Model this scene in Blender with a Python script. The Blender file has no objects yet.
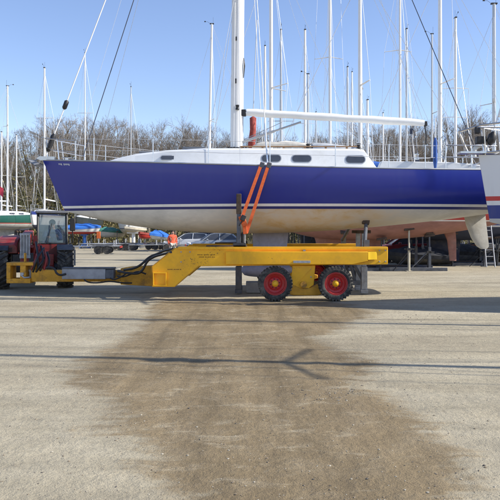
import bpy, bmesh, math, random
from mathutils import Vector, Matrix
random.seed(7)
C = bpy.context.scene.collection
PI = math.pi
F, H, HY = 650.0, 1.6, 231.0          # focal length in photo pixels, eye height, horizon row


def P(px, py, Y):
    """world point seen at photo pixel (px, py) at depth Y"""
    return Vector(((px - 250) / F * Y, Y, H + (HY - py) / F * Y))


def GX(px, Y):
    return (px - 250) / F * Y


def GZ(py, Y):
    return H + (HY - py) / F * Y


# ------------------------------------------------------------------ objects
def tag(o, label=None, cat=None, group=None, kind=None):
    if label: o['label'] = label
    if cat: o['category'] = cat
    if group: o['group'] = group
    if kind: o['kind'] = kind
    return o


def thing(name, label, cat, loc=(0, 0, 0), rotz=0, group=None):
    o = bpy.data.objects.new(name, None)
    C.objects.link(o)
    o.location = loc
    o.rotation_euler = (0, 0, rotz)
    o.empty_display_size = .2
    return tag(o, label, cat, group)


def copy_tree(o, parent=None):
    c = o.copy()
    C.objects.link(c)
    if parent is not None:
        c.parent = parent
    for ch in list(o.children):
        copy_tree(ch, c)
    return c


def wloc(o):
    v = Vector((0, 0, 0))
    while o is not None:
        v += Vector(o.location)
        o = o.parent
    return v


class MB:
    """collects shapes and links them as one mesh object; world=True: coordinates are world ones"""

    def __init__(self, world=False):
        self.v, self.f, self.m = [], [], []
        self.world = world

    def add(self, verts, faces, mi=0):
        b = len(self.v)
        self.v += [tuple(p) for p in verts]
        for f in faces:
            self.f.append(tuple(i + b for i in f))
            self.m.append(mi)
        return self

    def box(self, c, s, rz=0, mi=0, ry=0, rx=0):
        R = Matrix.Rotation(rz, 3, 'Z') @ Matrix.Rotation(ry, 3, 'Y') @ Matrix.Rotation(rx, 3, 'X')
        c = Vector(c)
        vs = [c + R @ Vector((x * s[0] / 2, y * s[1] / 2, z * s[2] / 2)) for x in (-1, 1) for y in (-1, 1) for z in (-1, 1)]
        return self.add(vs, [(0, 1, 3, 2), (4, 6, 7, 5), (0, 4, 5, 1), (2, 3, 7, 6), (0, 2, 6, 4), (1, 5, 7, 3)], mi)

    def box2(self, a, b, mi=0):
        c = [(a[i] + b[i]) / 2 for i in range(3)]
        s = [abs(a[i] - b[i]) for i in range(3)]
        return self.box(c, s, 0, mi)

    def tube(self, pts, r, n=8, mi=0, flat=1.0, closed=False):
        pts = [Vector(p) for p in pts]
        if not isinstance(r, (list, tuple)):
            r = [r] * len(pts)
        vs, fs = [], []
        ref = None
        for i, p in enumerate(pts):
            if closed:
                t = pts[(i + 1) % len(pts)] - pts[i - 1]
            else:
                t = pts[min(i + 1, len(pts) - 1)] - pts[max(i - 1, 0)]
            t.normalize()
            if ref is None:
                ref = Vector((0, 0, 1)) if abs(t.z) < .9 else Vector((1, 0, 0))
            u = t.cross(ref)
            if u.length < 1e-4:
                u = t.cross(Vector((0.3, 1, 0.1)))
            u.normalize()
            w = u.cross(t)
            ref = w
            for k in range(n):
                a = 2 * PI * k / n
                vs.append(p + u * math.cos(a) * r[i] + w * math.sin(a) * r[i] * flat)
        m = len(pts)
        for i in range(m if closed else m - 1):
            j = (i + 1) % m
            for k in range(n):
                fs.append((i * n + k, i * n + (k + 1) % n, j * n + (k + 1) % n, j * n + k))
        if not closed:
            fs.append(tuple(range(n - 1, -1, -1)))
            fs.append(tuple((m - 1) * n + k for k in range(n)))
        return self.add(vs, fs, mi)

    def prism(self, poly, axis, d0, d1, mi=0):
        """polygon in the plane normal to axis ('x': (y,z), 'y': (x,z), 'z': (x,y)) extruded from d0 to d1"""
        def mk(p, d):
            return {'x': (d, p[0], p[1]), 'y': (p[0], d, p[1]), 'z': (p[0], p[1], d)}[axis]
        n = len(poly)
        vs = [mk(p, d0) for p in poly] + [mk(p, d1) for p in poly]
        fs = [tuple(range(n)), tuple(range(2 * n - 1, n - 1, -1))]
        fs += [(i, (i + 1) % n, (i + 1) % n + n, i + n) for i in range(n)]
        return self.add(vs, fs, mi)

    def lathe(self, prof, c, axis='y', n=24, mi=0, caps=True):
        """prof: list of (radius, offset along axis)"""
        c = Vector(c)
        vs, fs = [], []
        for r, a in prof:
            for k in range(n):
                t = 2 * PI * k / n
                if axis == 'y': q = Vector((r * math.cos(t), a, r * math.sin(t)))
                elif axis == 'z': q = Vector((r * math.cos(t), r * math.sin(t), a))
                else: q = Vector((a, r * math.cos(t), r * math.sin(t)))
                vs.append(c + q)
        for i in range(len(prof) - 1):
            for k in range(n):
                fs.append((i * n + k, i * n + (k + 1) % n, (i + 1) * n + (k + 1) % n, (i + 1) * n + k))
        if caps:
            fs.append(tuple(range(n)))
            fs.append(tuple((len(prof) - 1) * n + k for k in range(n)))
        return self.add(vs, fs, mi)

    def obox(self, c, u, v, w, mi=0):
        """box with half axes u, v, w"""
        vs = [c + u * x + v * y + w * z for x in (-1, 1) for y in (-1, 1) for z in (-1, 1)]
        return self.add(vs, [(0, 1, 3, 2), (4, 6, 7, 5), (0, 4, 5, 1), (2, 3, 7, 6), (0, 2, 6, 4), (1, 5, 7, 3)], mi)

    def loft(self, secs, mi=0, closed=True, caps=True):
        n = len(secs[0])
        vs = [p for s in secs for p in s]
        fs = []
        for i in range(len(secs) - 1):
            for k in range(n if closed else n - 1):
                fs.append((i * n + k, i * n + (k + 1) % n, (i + 1) * n + (k + 1) % n, (i + 1) * n + k))
        if caps:
            fs.append(tuple(range(n)))
            fs.append(tuple((len(secs) - 1) * n + k for k in range(n)))
        return self.add(vs, fs, mi)

    def sphere(self, c, r, n=10, mi=0, sc=(1, 1, 1)):
        prof = [(max(r * math.sin(PI * i / n), r * .02), -r * math.cos(PI * i / n)) for i in range(n + 1)]
        b = len(self.v)
        self.lathe(prof, (0, 0, 0), 'z', n + 4, mi)
        for i in range(b, len(self.v)):
            p = self.v[i]
            self.v[i] = (c[0] + p[0] * sc[0], c[1] + p[1] * sc[1], c[2] + p[2] * sc[2])
        return self

    def build(self, name, mats, parent=None, smooth=40, bevel=0, seg=2, recalc=True):
        if not isinstance(mats, (list, tuple)):
            mats = [mats]
        off = Vector((0, 0, 0))
        if self.world and parent is not None:
            off = wloc(parent)
        me = bpy.data.meshes.new(name)
        me.from_pydata([(p[0] - off.x, p[1] - off.y, p[2] - off.z) for p in self.v], [], self.f)
        for m in mats:
            me.materials.append(m)
        if len(mats) > 1:
            me.polygons.foreach_set('material_index', self.m)
        if recalc:
            bm = bmesh.new()
            bm.from_mesh(me)
            bmesh.ops.recalc_face_normals(bm, faces=bm.faces)
            bm.to_mesh(me)
            bm.free()
        if smooth:
            me.shade_smooth()
            if smooth < 180:
                me.set_sharp_from_angle(angle=math.radians(smooth))
        me.update()
        o = bpy.data.objects.new(name, me)
        C.objects.link(o)
        if parent is not None:
            o.parent = parent
        if bevel:
            md = o.modifiers.new('bevel', 'BEVEL')
            md.width = bevel
            md.segments = seg
            md.limit_method = 'ANGLE'
            md.angle_limit = math.radians(45)
        return o


# ------------------------------------------------------------------ materials
class NT:
    def __init__(self, name):
        self.m = bpy.data.materials.new(name)
        self.m.use_nodes = True
        self.t = self.m.node_tree
        self.b = self.t.nodes['Principled BSDF']

    def n(self, typ, **kw):
        o = self.t.nodes.new(typ)
        for k, v in kw.items():
            if k.startswith('i_'):
                key = k[2:]
                o.inputs[int(key) if key.isdigit() else key.replace('_', ' ')].default_value = v
            else:
                setattr(o, k, v)
        return o

    def l(self, a, b):
        self.t.links.new(a, b)

    def coord(self):
        return self.n('ShaderNodeTexCoord').outputs['Object']

    def noise(self, co, scale, detail=5, rough=.6, dist=0):
        o = self.n('ShaderNodeTexNoise')
        o.inputs['Scale'].default_value = scale
        o.inputs['Detail'].default_value = detail
        o.inputs['Roughness'].default_value = rough
        o.inputs['Distortion'].default_value = dist
        self.l(co, o.inputs['Vector'])
        return o.outputs['Fac']

    def ramp(self, fac, stops, interp='LINEAR'):
        o = self.n('ShaderNodeValToRGB')
        cr = o.color_ramp
        cr.interpolation = interp
        while len(cr.elements) < len(stops):
            cr.elements.new(.5)
        for e, (p, c) in zip(cr.elements, stops):
            e.position = p
        for e, (p, c) in zip(cr.elements, stops):
            e.position = p
            e.color = (c, c, c, 1) if isinstance(c, (int, float)) else (*c, 1)
        self.l(fac, o.inputs[0])
        return o.outputs[0]

    def mix(self, fac, a, b, mode='MIX'):
        o = self.n('ShaderNodeMix', data_type='RGBA', blend_type=mode)
        for s, v in ((o.inputs[0], fac), (o.inputs[6], a), (o.inputs[7], b)):
            if isinstance(v, bpy.types.NodeSocket): self.l(v, s)
            elif isinstance(v, (int, float)): s.default_value = v if s.type == 'VALUE' else (v, v, v, 1)
            else: s.default_value = (*v, 1)
        return o.outputs[2]

    def math(self, op, a, b=None, clamp=False):
        o = self.n('ShaderNodeMath', operation=op, use_clamp=clamp)
        for s, v in ((o.inputs[0], a), (o.inputs[1], b)):
            if v is None: continue
            if isinstance(v, bpy.types.NodeSocket): self.l(v, s)
            else: s.default_value = v
        return o.outputs[0]

    def bump(self, h, strength=.3, dist=.02):
        o = self.n('ShaderNodeBump')
        o.inputs['Strength'].default_value = strength
        o.inputs['Distance'].default_value = dist
        self.l(h, o.inputs['Height'])
        self.l(o.outputs[0], self.b.inputs['Normal'])


def mat(name, col, rough=.5, metal=0, var=.18, scale=6, bump=0, bscale=40, dirt=None, damt=.35, dscale=3, coat=0, chips=None, rnd=0):
    t = NT(name)
    co = t.coord()
    n1 = t.noise(co, scale, 6, .62)
    k = t.ramp(n1, [(.3, 1 - var), (.7, 1 + var * .35)])
    c = t.mix(1.0, col, k, 'MULTIPLY')
    if dirt is not None:
        n2 = t.noise(co, dscale, 8, .7, .4)
        msk = t.ramp(n2, [(.48, 0), (.68, damt)])
        c = t.mix(msk, c, dirt)
    if chips is not None:      # small worn-through specks with an irregular spread
        n3 = t.noise(co, 26, 5, .7)
        n4 = t.noise(co, 1.7, 4, .6)
        ch = t.ramp(t.math('ADD', n3, t.math('MULTIPLY', n4, .55)), [(.955, 0), (.985, .75)])
        c = t.mix(ch, c, chips)
    if rnd:
        oi = t.n('ShaderNodeObjectInfo')
        c = t.mix(1.0, c, t.ramp(oi.outputs['Random'], [(0, (1 - rnd, 1 - rnd, 1 - rnd * .9)), (.5, (1, 1, 1)), (1, (1 + rnd * .5, 1 + rnd * .4, 1 + rnd * .2))]), 'MULTIPLY')
    t.l(c, t.b.inputs['Base Color'])
    r = t.ramp(n1, [(.3, min(1, rough * 1.2)), (.7, rough * .85)])
    t.l(r, t.b.inputs['Roughness'])
    t.b.inputs['Metallic'].default_value = metal
    if coat:
        t.b.inputs['Coat Weight'].default_value = coat
        t.b.inputs['Coat Roughness'].default_value = .08
    if bump:
        t.bump(t.noise(co, bscale, 4, .6), bump, .01)
    return t.m


def hull_mat(name, bands, zmax=4.0, rough=.25, stain=None, dirt=(.2, .17, .12), bottom_var=.25, coat=.3):
    """bands: list of (z_from, colour) from the keel upwards; the first band is antifouling paint"""
    t = NT(name)
    co = t.coord()
    sp = t.n('ShaderNodeSeparateXYZ')
    t.l(co, sp.inputs[0])
    z = t.math('DIVIDE', sp.outputs[2], zmax)
    col = t.ramp(z, [(max(0, zf) / zmax, c) for zf, c in bands], 'CONSTANT')
    zb = bands[1][0]
    isb = t.math('LESS_THAN', sp.outputs[2], zb)
    mp = t.n('ShaderNodeMapping')
    mp.inputs['Scale'].default_value = (.6, .6, 1.6)
    t.l(co, mp.inputs[0])
    n1 = t.noise(mp.outputs[0], 3.2, 8, .65, .3)
    n2 = t.noise(co, 14, 6, .6)
    k = t.ramp(n1, [(.25, 1 - bottom_var), (.75, 1.08)])
    cb = t.mix(1.0, col, k, 'MULTIPLY')
    if stain is not None:
        msk = stain(t, sp, n1)
        cb = t.mix(msk, cb, (.50, .34, .13))
    # topsides: faint grime streaks
    mp2 = t.n('ShaderNodeMapping')
    mp2.inputs['Scale'].default_value = (5, 5, .5)
    t.l(co, mp2.inputs[0])
    n3 = t.noise(mp2.outputs[0], 1.0, 6, .6)
    tm = t.ramp(n3, [(.5, 0), (.8, .16)])
    ct = t.mix(tm, col, dirt)
    c = t.mix(isb, ct, cb)
    t.l(c, t.b.inputs['Base Color'])
    rr = t.math('MULTIPLY_ADD', isb, .4)
    rr.node.inputs[2].default_value = rough
    r2 = t.math('MULTIPLY_ADD', n2, .16)
    t.l(rr, r2.node.inputs[2])
    t.l(r2, t.b.inputs['Roughness'])
    if coat:
        cw = t.math('SUBTRACT', 1.0, isb)
        cw2 = t.math('MULTIPLY', cw, coat)
        t.l(cw2, t.b.inputs['Coat Weight'])
        t.b.inputs['Coat Roughness'].default_value = .1
    t.bump(n1, .05, .03)
    return t.m


M = {}
M['white'] = mat('white_gelcoat', (.74, .75, .74), .35, var=.08, scale=2, dirt=(.45, .43, .37), damt=.25)
M['alu'] = mat('painted_spar', (.78, .78, .76), .35, 0, var=.06, scale=3)
M['alu_grey'] = mat('anodised_spar', (.50, .50, .49), .35, .55, var=.1, scale=3)
M['steel'] = mat('stainless_steel', (.60, .60, .60), .25, .9, var=.1, scale=8)
M['galv'] = mat('galvanised_steel', (.42, .43, .44), .55, .35, var=.3, scale=9, dirt=(.2, .17, .13), damt=.5)
M['wire'] = mat('rigging_wire', (.62, .63, .64), .4, .3, var=.1)
M['wire_dark'] = mat('dark_rope', (.05, .06, .09), .8, 0, var=.2)
M['black'] = mat('black_plastic', (.018, .018, .02), .5, 0, var=.3, scale=12)
M['hose'] = mat('hydraulic_hose', (.015, .015, .017), .42, 0, var=.3, scale=12)
M['rubber'] = mat('tyre_rubber', (.040, .038, .036), .85, 0, var=.35, scale=9, bump=.3, bscale=60, dirt=(.22, .20, .16), damt=.8, dscale=4)
M['yellow'] = mat('yellow_paint', (.96, .49, .007), .5, 0, var=.12, scale=2.5, dirt=(.45, .21, .03), damt=.35, chips=(.13, .06, .03), dscale=2.2, bump=.04, bscale=25)
M['yellow_shaded_worn'] = mat('shaded_worn_yellow_paint', (.66, .32, .018), .6, 0, chips=(.10, .05, .03), var=.3, scale=4, dirt=(.09, .05, .025), damt=.8, dscale=3.5, bump=.1, bscale=30)  # darker than the side beams: drawbar shade put into the colour, with wear
M['rust'] = mat('rusty_steel', (.15, .06, .022), .85, 0, var=.5, scale=8, bump=.2)
M['red'] = mat('red_paint', (.30, .022, .018), .5, 0, var=.3, scale=4, dirt=(.16, .09, .06), damt=.7)
M['red_rim'] = mat('red_rim_paint', (.62, .035, .035), .45, 0, var=.25, scale=7, dirt=(.22, .10, .07), damt=.5, dscale=7)
M['dark'] = mat('dark_steel', (.045, .047, .052), .55, .3, var=.35, scale=8, dirt=(.13, .11, .08), damt=.5)
M['slate'] = mat('slate_steel', (.11, .12, .14), .6, .2, var=.35, scale=6, dirt=(.16, .14, .1), damt=.5)
M['orange'] = mat('orange_webbing', (.72, .13, .028), .75, 0, var=.2, scale=20, bump=.15, bscale=120)
M['glass'] = mat('tinted_window', (.06, .068, .085), .10, 0, var=.2, scale=3)
M['wood'] = mat('teak_trim', (.30, .17, .08), .6, 0, var=.3, scale=9)
M['timber'] = mat('timber_pad', (.09, .06, .04), .85, 0, var=.4, scale=8, bump=.2)
M['canvas'] = mat('grey_canvas', (.52, .54, .55), .85, 0, var=.15, scale=5, bump=.2, bscale=15)
M['canvas_blue'] = mat('blue_canvas', (.03, .12, .45), .8, 0, var=.25, scale=4, bump=.3, bscale=9)
M['tarp_blue'] = mat('blue_tarpaulin', (.03, .16, .55), .55, 0, var=.25, scale=3, bump=.4, bscale=7)
M['tarp_green'] = mat('green_tarpaulin', (.05, .20, .15), .65, 0, var=.25, scale=3, bump=.4, bscale=7)
M['sail_white'] = mat('white_sail_cover', (.80, .80, .77), .7, 0, var=.06, scale=4, bump=.12, bscale=9)
M['sail_red'] = mat('red_sail_cover', (.33, .06, .045), .8, 0, var=.25, scale=6, bump=.4, bscale=12)
M['lilac'] = mat('grey_keel_paint', (.46, .47, .60), .65, 0, var=.25, scale=3, dirt=(.17, .14, .11), damt=.5)
M['skin'] = mat('skin', (.55, .31, .22), .55, 0, var=.1)
M['jacket'] = mat('orange_jacket', (.78, .13, .06), .75, 0, var=.2, scale=14, bump=.4, bscale=18)
M['trousers'] = mat('pale_trousers', (.55, .53, .47), .85, 0, var=.2, scale=10)
M['navy'] = mat('navy_jacket', (.03, .06, .18), .8, 0, var=.2, scale=14)
M['hair'] = mat('dark_hair', (.03, .02, .015), .7, 0, var=.3, scale=40)
M['silver'] = mat('silver_car_paint', (.36, .40, .45), .3, .5, var=.08, scale=2, dirt=(.3, .27, .22), damt=.25, coat=.5)
M['lamp_red'] = mat('red_lamp_lens', (.5, .02, .015), .2)
M['lamp_clear'] = mat('clear_lamp_lens', (.7, .72, .74), .15)
M['concrete'] = mat('concrete_block', (.36, .35, .32), .9, 0, var=.3, scale=6, bump=.3)
M['blue_plain'] = mat('blue_painted_steel', (.03, .15, .5), .5, 0, var=.25, scale=6, dirt=(.16, .13, .1), damt=.4)
M['cream'] = mat('cream_paint', (.55, .50, .38), .5, 0, var=.2, scale=5, dirt=(.25, .2, .14), damt=.4)
M['hivis'] = mat('orange_marker_paint', (.8, .16, .03), .5)

# ------------------------------------------------------------------ camera, light, sky
scene = bpy.context.scene
cd = bpy.data.cameras.new('camera')
cam = bpy.data.objects.new('camera', cd)
C.objects.link(cam)
cam.location = (0, 0, H)
cam.rotation_euler = (PI / 2, 0, 0)
cd.sensor_width = 36
cd.lens = F / 500 * 36
cd.shift_y = -(250 - HY) / 500
cd.clip_end = 3000
scene.camera = cam

SUN_EL, SUN_TH = 36.0, 7.0            # elevation; the sun stands to the right, this much towards the camera
sun_dir = Vector((math.cos(math.radians(SUN_EL)) * math.cos(math.radians(SUN_TH)),
                  -math.cos(math.radians(SUN_EL)) * math.sin(math.radians(SUN_TH)),
                  math.sin(math.radians(SUN_EL))))
ld = bpy.data.lights.new('sun', 'SUN')
ld.energy = 5.0
ld.angle = math.radians(.4)
ld.color = (1.0, .94, .84)
lo = bpy.data.objects.new('sun', ld)
C.objects.link(lo)
lo.rotation_euler = sun_dir.to_track_quat('Z', 'Y').to_euler()
lo.location = (30, -10, 30)

w = bpy.data.worlds.new('World')
scene.world = w
w.use_nodes = True
wn = w.node_tree
bg = wn.nodes['Background']
sky = wn.nodes.new('ShaderNodeTexSky')
sky.sky_type = 'NISHITA'
sky.sun_disc = False
sky.sun_elevation = math.radians(SUN_EL)
sky.sun_rotation = math.atan2(sun_dir.x, sun_dir.y)
sky.air_density = 1.0
sky.dust_density = .12
sky.ozone_density = 4.5
tint = wn.nodes.new('ShaderNodeMix')
tint.data_type = 'RGBA'
tint.blend_type = 'MULTIPLY'
tint.inputs[0].default_value = 1
tint.inputs[7].default_value = (1.17, 1.0, .99, 1)
wn.links.new(sky.outputs[0], tint.inputs[6])
wn.links.new(tint.outputs[2], bg.inputs[0])
bg.inputs[1].default_value = .15
scene.view_settings.view_transform = 'Standard'
scene.view_settings.look = 'None'
scene.view_settings.gamma = 1
scene.view_settings.exposure = .5
scene.view_settings.use_curve_mapping = False
scene.cycles.max_bounces = 8
scene.cycles.transparent_max_bounces = 8

# ------------------------------------------------------------------ ground
wet_px = [(158, 301), (150, 320), (140, 333), (122, 345), (95, 358), (72, 371), (72, 381), (100, 392), (122, 402),
          (116, 418), (138, 440), (160, 455), (178, 475), (184, 500), (184, 560), (180, 760), (540, 760), (476, 560), (462, 500), (450, 462), (418, 422),
          (385, 400), (352, 386), (372, 366), (345, 350), (318, 338), (332, 325), (372, 312), (340, 301)]
wet_poly = []
for px_, py_ in wet_px:
    Y_ = H * F / (py_ - HY)
    wet_poly.append((GX(px_, Y_), Y_))


def sdist(x, y, poly):
    d = 1e9
    ins = False
    n = len(poly)
    for i in range(n):
        ax, ay = poly[i]
        bx, by = poly[(i + 1) % n]
        ex, ey = bx - ax, by - ay
        t = max(0, min(1, ((x - ax) * ex + (y - ay) * ey) / (ex * ex + ey * ey)))
        d = min(d, math.hypot(x - ax - ex * t, y - ay - ey * t))
        if (ay > y) != (by > y) and x < (bx - ax) * (y - ay) / (by - ay) + ax:
            ins = not ins
    return d if ins else -d


from mathutils import noise as mnoise


def frange(a, b, s):
    out = []
    while a < b - 1e-6:
        out.append(a)
        a += s
    return out


gx = [-900, -400, -200, -120, -80, -60, -45, -35, -28] + frange(-22, -8, 1.0) + frange(-8, 8, .14) + frange(8, 22, 1.0) + [22, 28, 35, 45, 60, 80, 120, 200, 400, 900]
gy = [-60, -20, -5, 0, 1.5] + frange(2.5, 9, .11) + frange(9, 20, .2) + frange(20, 40, 1.0) + frange(40, 80, 4) + [80, 100, 140, 200, 300, 500, 900, 1500]


def ground_z(x, y):
    fade = max(0, min(1, (24 - y) / 6)) * max(0, min(1, (11 - abs(x)) / 3))
    if fade <= 0: return 0.0
    z = .008 * mnoise.noise((x * .35, y * .5, 3.1)) + .003 * mnoise.noise((x * 1.3, y * 2.0, 1.7)) + .003 * mnoise.noise((x * 4.2, y * 4.2, 5))
    # old wheel ruts running up through the damp strip
    u = x + .55 * (y - 6) * .35
    for c in (-.75, -.2, 1.0, 1.55):
        d = (u - c - .25 * mnoise.noise((y * .25, c, 0))) / .17
        z += -.007 * math.exp(-d * d) + .004 * math.exp(-(abs(d) - 1.6) ** 2 * 2)
    return (z - .008) * fade


g = MB()
nx, ny = len(gx), len(gy)
gv = [(x, y, ground_z(x, y)) for y in gy for x in gx]
gf = [(j * nx + i, j * nx + i + 1, (j + 1) * nx + i + 1, (j + 1) * nx + i) for j in range(ny - 1) for i in range(nx - 1)]
g.add(gv, gf)
t = NT('sandy_gravel')
co = t.coord()
wet = t.n('ShaderNodeAttribute', attribute_name='damp').outputs['Fac']
mpx = t.n('ShaderNodeMapping')
mpx.inputs['Scale'].default_value = (.45, 1.1, 1)
mpx.inputs['Rotation'].default_value = (0, 0, .1)
t.l(co, mpx.inputs[0])
nA = t.noise(mpx.outputs[0], .55, 8, .62, .3)
nB = t.noise(co, 2.6, 8, .68, .2)
nC = t.noise(co, 17, 6, .7)
nD = t.noise(co, 90, 3, .6)
dry = t.ramp(nA, [(.30, (.305, .262, .182)), (.5, (.39, .342, .242)), (.72, (.455, .405, .30))])
dry = t.mix(1.0, dry, t.ramp(nB, [(.26, .80), (.48, .98), (.8, 1.08)]), 'MULTIPLY')
damp = t.ramp(nB, [(.25, (.190, .142, .077)), (.5, (.229, .173, .097)), (.66, (.258, .201, .12)), (.78, (.33, .272, .182))])
damp = t.mix(1.0, damp, t.ramp(nA, [(.3, .86), (.7, 1.1)]), 'MULTIPLY')
e = t.math('ADD', wet, t.math('MULTIPLY', t.math('SUBTRACT', nA, .5), .9))
mpf = t.n('ShaderNodeMapping')
mpf.inputs['Scale'].default_value = (.55, 2.1, 1)
mpf.inputs['Rotation'].default_value = (0, 0, -.12)
t.l(co, mpf.inputs[0])
nF = t.noise(mpf.outputs[0], 1.25, 9, .68, .6)
e = t.math('ADD', e, t.math('MULTIPLY', t.math('SUBTRACT', nF, .5), 1.15))
e = t.math('ADD', e, t.math('MULTIPLY', t.math('SUBTRACT', nB, .5), .8))
e = t.math('ADD', e, t.math('MULTIPLY', t.math('SUBTRACT', nC, .5), .5))
wm = t.n('ShaderNodeMapRange', interpolation_type='SMOOTHSTEP')
wm.inputs['From Min'].default_value = -.28
wm.inputs['From Max'].default_value = .12
t.l(e, wm.inputs['Value'])
mpc = t.n('ShaderNodeMapping')
mpc.inputs['Scale'].default_value = (1.1, 3.2, 1)
t.l(co, mpc.inputs[0])
crust = t.ramp(t.noise(mpc.outputs[0], 1.3, 9, .74, .5), [(.54, 0), (.70, .80)])
damp = t.mix(crust, damp, (.42, .36, .25))
def streaks(rz, sc, lo, hi, s=1.0):
    m_ = t.n('ShaderNodeMapping')
    m_.inputs['Rotation'].default_value = (0, 0, rz)
    m_.inputs['Scale'].default_value = sc
    t.l(co, m_.inputs[0])
    return t.ramp(t.noise(m_.outputs[0], s, 6, .6, .25), [(.32, lo), (.5, 1.0), (.68, hi)])


damp = t.mix(1.0, damp, streaks(-.14, (3.2, .22, 1), .74, 1.16), 'MULTIPLY')
damp = t.mix(1.0, damp, streaks(-.5, (2.0, .5, 1), .86, 1.10), 'MULTIPLY')
dry = t.mix(1.0, dry, streaks(.12, (.3, 2.4, 1), .84, 1.06), 'MULTIPLY')
dry = t.mix(1.0, dry, streaks(.75, (.35, 2.0, 1), .88, 1.05), 'MULTIPLY')
col = t.mix(wm.outputs[0], dry, damp)
col = t.mix(1.0, col, t.ramp(nC, [(.28, .80), (.5, 1.0), (.75, 1.07)]), 'MULTIPLY')
nG = t.noise(co, 6.5, 7, .75, .4)
col = t.mix(t.ramp(nG, [(.58, 0), (.72, .45)]), col, (.20, .16, .105))
# worn wheel tracks: paired darker bands with tread bars
sx_ = t.n('ShaderNodeSeparateXYZ')
mpt = t.n('ShaderNodeMapping')
mpt.inputs['Rotation'].default_value = (0, 0, .62)
t.l(co, mpt.inputs[0])
t.l(mpt.outputs[0], sx_.inputs[0])
wob = t.math('MULTIPLY', t.math('SUBTRACT', t.noise(co, .3, 2, .5), .5), .9)
xx = t.math('ADD', sx_.outputs[0], wob)
pp = t.math('PINGPONG', xx, .95)
band = t.math('LESS_THAN', pp, .16)
bars = t.math('GREATER_THAN', t.math('SINE', t.math('ADD', t.math('MULTIPLY', sx_.outputs[1], 52.0), t.math('MULTIPLY', pp, 45.0))), .1)
gate = t.ramp(t.noise(co, .42, 5, .65), [(.50, 0), (.62, 1)])
trk = t.math('MULTIPLY', t.math('MULTIPLY', band, gate), t.math('MULTIPLY_ADD', bars, .20))
trk.node.inputs[2].default_value = 0
tk2 = t.math('MULTIPLY_ADD', bars, .13)
tk2.node.inputs[2].default_value = .07
trk = t.math('MULTIPLY', t.math('MULTIPLY', band, gate), tk2)
col = t.mix(trk, col, (.12, .10, .07))
col = t.mix(1.0, col, t.ramp(nD, [(.3, .88), (.5, 1.0), (.75, 1.07)]), 'MULTIPLY')
vo = t.n('ShaderNodeTexVoronoi')
vo.inputs['Scale'].default_value = 26
t.l(co, vo.inputs['Vector'])
speck = t.math('MULTIPLY', t.math('LESS_THAN', vo.outputs['Distance'], .14), t.math('GREATER_THAN', t.noise(co, 1.3, 4, .6), .55))
col = t.mix(t.math('MULTIPLY', speck, .55), col, (.16, .14, .115))
t.l(col, t.b.inputs['Base Color'])
rg = t.math('MULTIPLY_ADD', wm.outputs[0], -.18)
rg.node.inputs[2].default_value = .95
t.l(rg, t.b.inputs['Roughness'])
t.b.inputs['Specular IOR Level'].default_value = .25
hh = t.math('ADD', t.math('MULTIPLY', nC, .6), t.math('ADD', t.math('MULTIPLY', nD, .2), t.math('MULTIPLY', nB, 1.2)))
t.bump(hh, .7, .045)
go = g.build('ground', t.m, smooth=180, recalc=False)
tag(go, kind='structure')
at = go.data.attributes.new('damp', 'FLOAT', 'POINT')
at.data.foreach_set('value', [max(-2, min(2, sdist(v[0], v[1], wet_poly))) if abs(v[0]) < 9 and 1 < v[1] < 19 else -2 for v in gv])

# loose stones
st = MB()
rs = random.Random(3)
ico = [(0, 0, 1), (.89, 0, .45), (.28, .85, .45), (-.72, .53, .45), (-.72, -.53, .45), (.28, -.85, .45),
       (.72, .53, -.45), (-.28, .85, -.45), (-.89, 0, -.45), (-.28, -.85, -.45), (.72, -.53, -.45), (0, 0, -1)]
icf = [(0, 1, 2), (0, 2, 3), (0, 3, 4), (0, 4, 5), (0, 5, 1), (1, 6, 2), (2, 7, 3), (3, 8, 4), (4, 9, 5), (5, 10, 1),
       (6, 7, 2), (7, 8, 3), (8, 9, 4), (9, 10, 5), (10, 6, 1), (11, 7, 6), (11, 8, 7), (11, 9, 8), (11, 10, 9), (11, 6, 10)]


def stone(x, y, s, mi):
    k = [rs.uniform(.7, 1.25) for _ in range(3)]
    a = rs.uniform(0, 6.3)
    z0 = ground_z(x, y)
    vs = []
    for p in ico:
        j = rs.uniform(.8, 1.2)
        X, Y, Z = p[0] * s * k[0] * j, p[1] * s * k[1] * j, p[2] * s * .6 * k[2] * j
        vs.append((x + X * math.cos(a) - Y * math.sin(a), y + X * math.sin(a) + Y * math.cos(a), z0 + Z + s * .22))
    st.add(vs, icf, mi)


for _ in range(2600):
    y = 3.6 + 13 * rs.random() ** 1.5
    x = rs.uniform(-.42, .42) * y
    stone(x, y, rs.choice((.003, .003, .004, .004, .005, .005, .006, .009)), rs.choice((0, 0, 0, 1, 2, 2, 2)))
for _ in range(130):
    Y_ = H * F / (rs.gauss(390, 7) - HY)
    stone(GX(rs.gauss(333, 16), Y_), Y_, rs.choice((.004, .006, .009)), rs.choice((0, 1, 1, 2)))
for _ in range(26):
    Y_ = H * F / (rs.gauss(316, 3) - HY)
    stone(GX(rs.gauss(418, 14), Y_), Y_, rs.choice((.008, .010, .013)), rs.choice((0, 1, 1, 2)))
so = st.build('loose_gravel', [mat('pale_stone', (.42, .38, .30), .9, var=.3, scale=9), mat('dark_stone', (.13, .115, .10), .9, var=.3, scale=9),
                               mat('brown_stone', (.25, .2, .14), .9, var=.3, scale=9)], smooth=0, recalc=False)
tag(so, 'loose stones and grit scattered over the sandy yard', 'gravel', kind='stuff')

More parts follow.
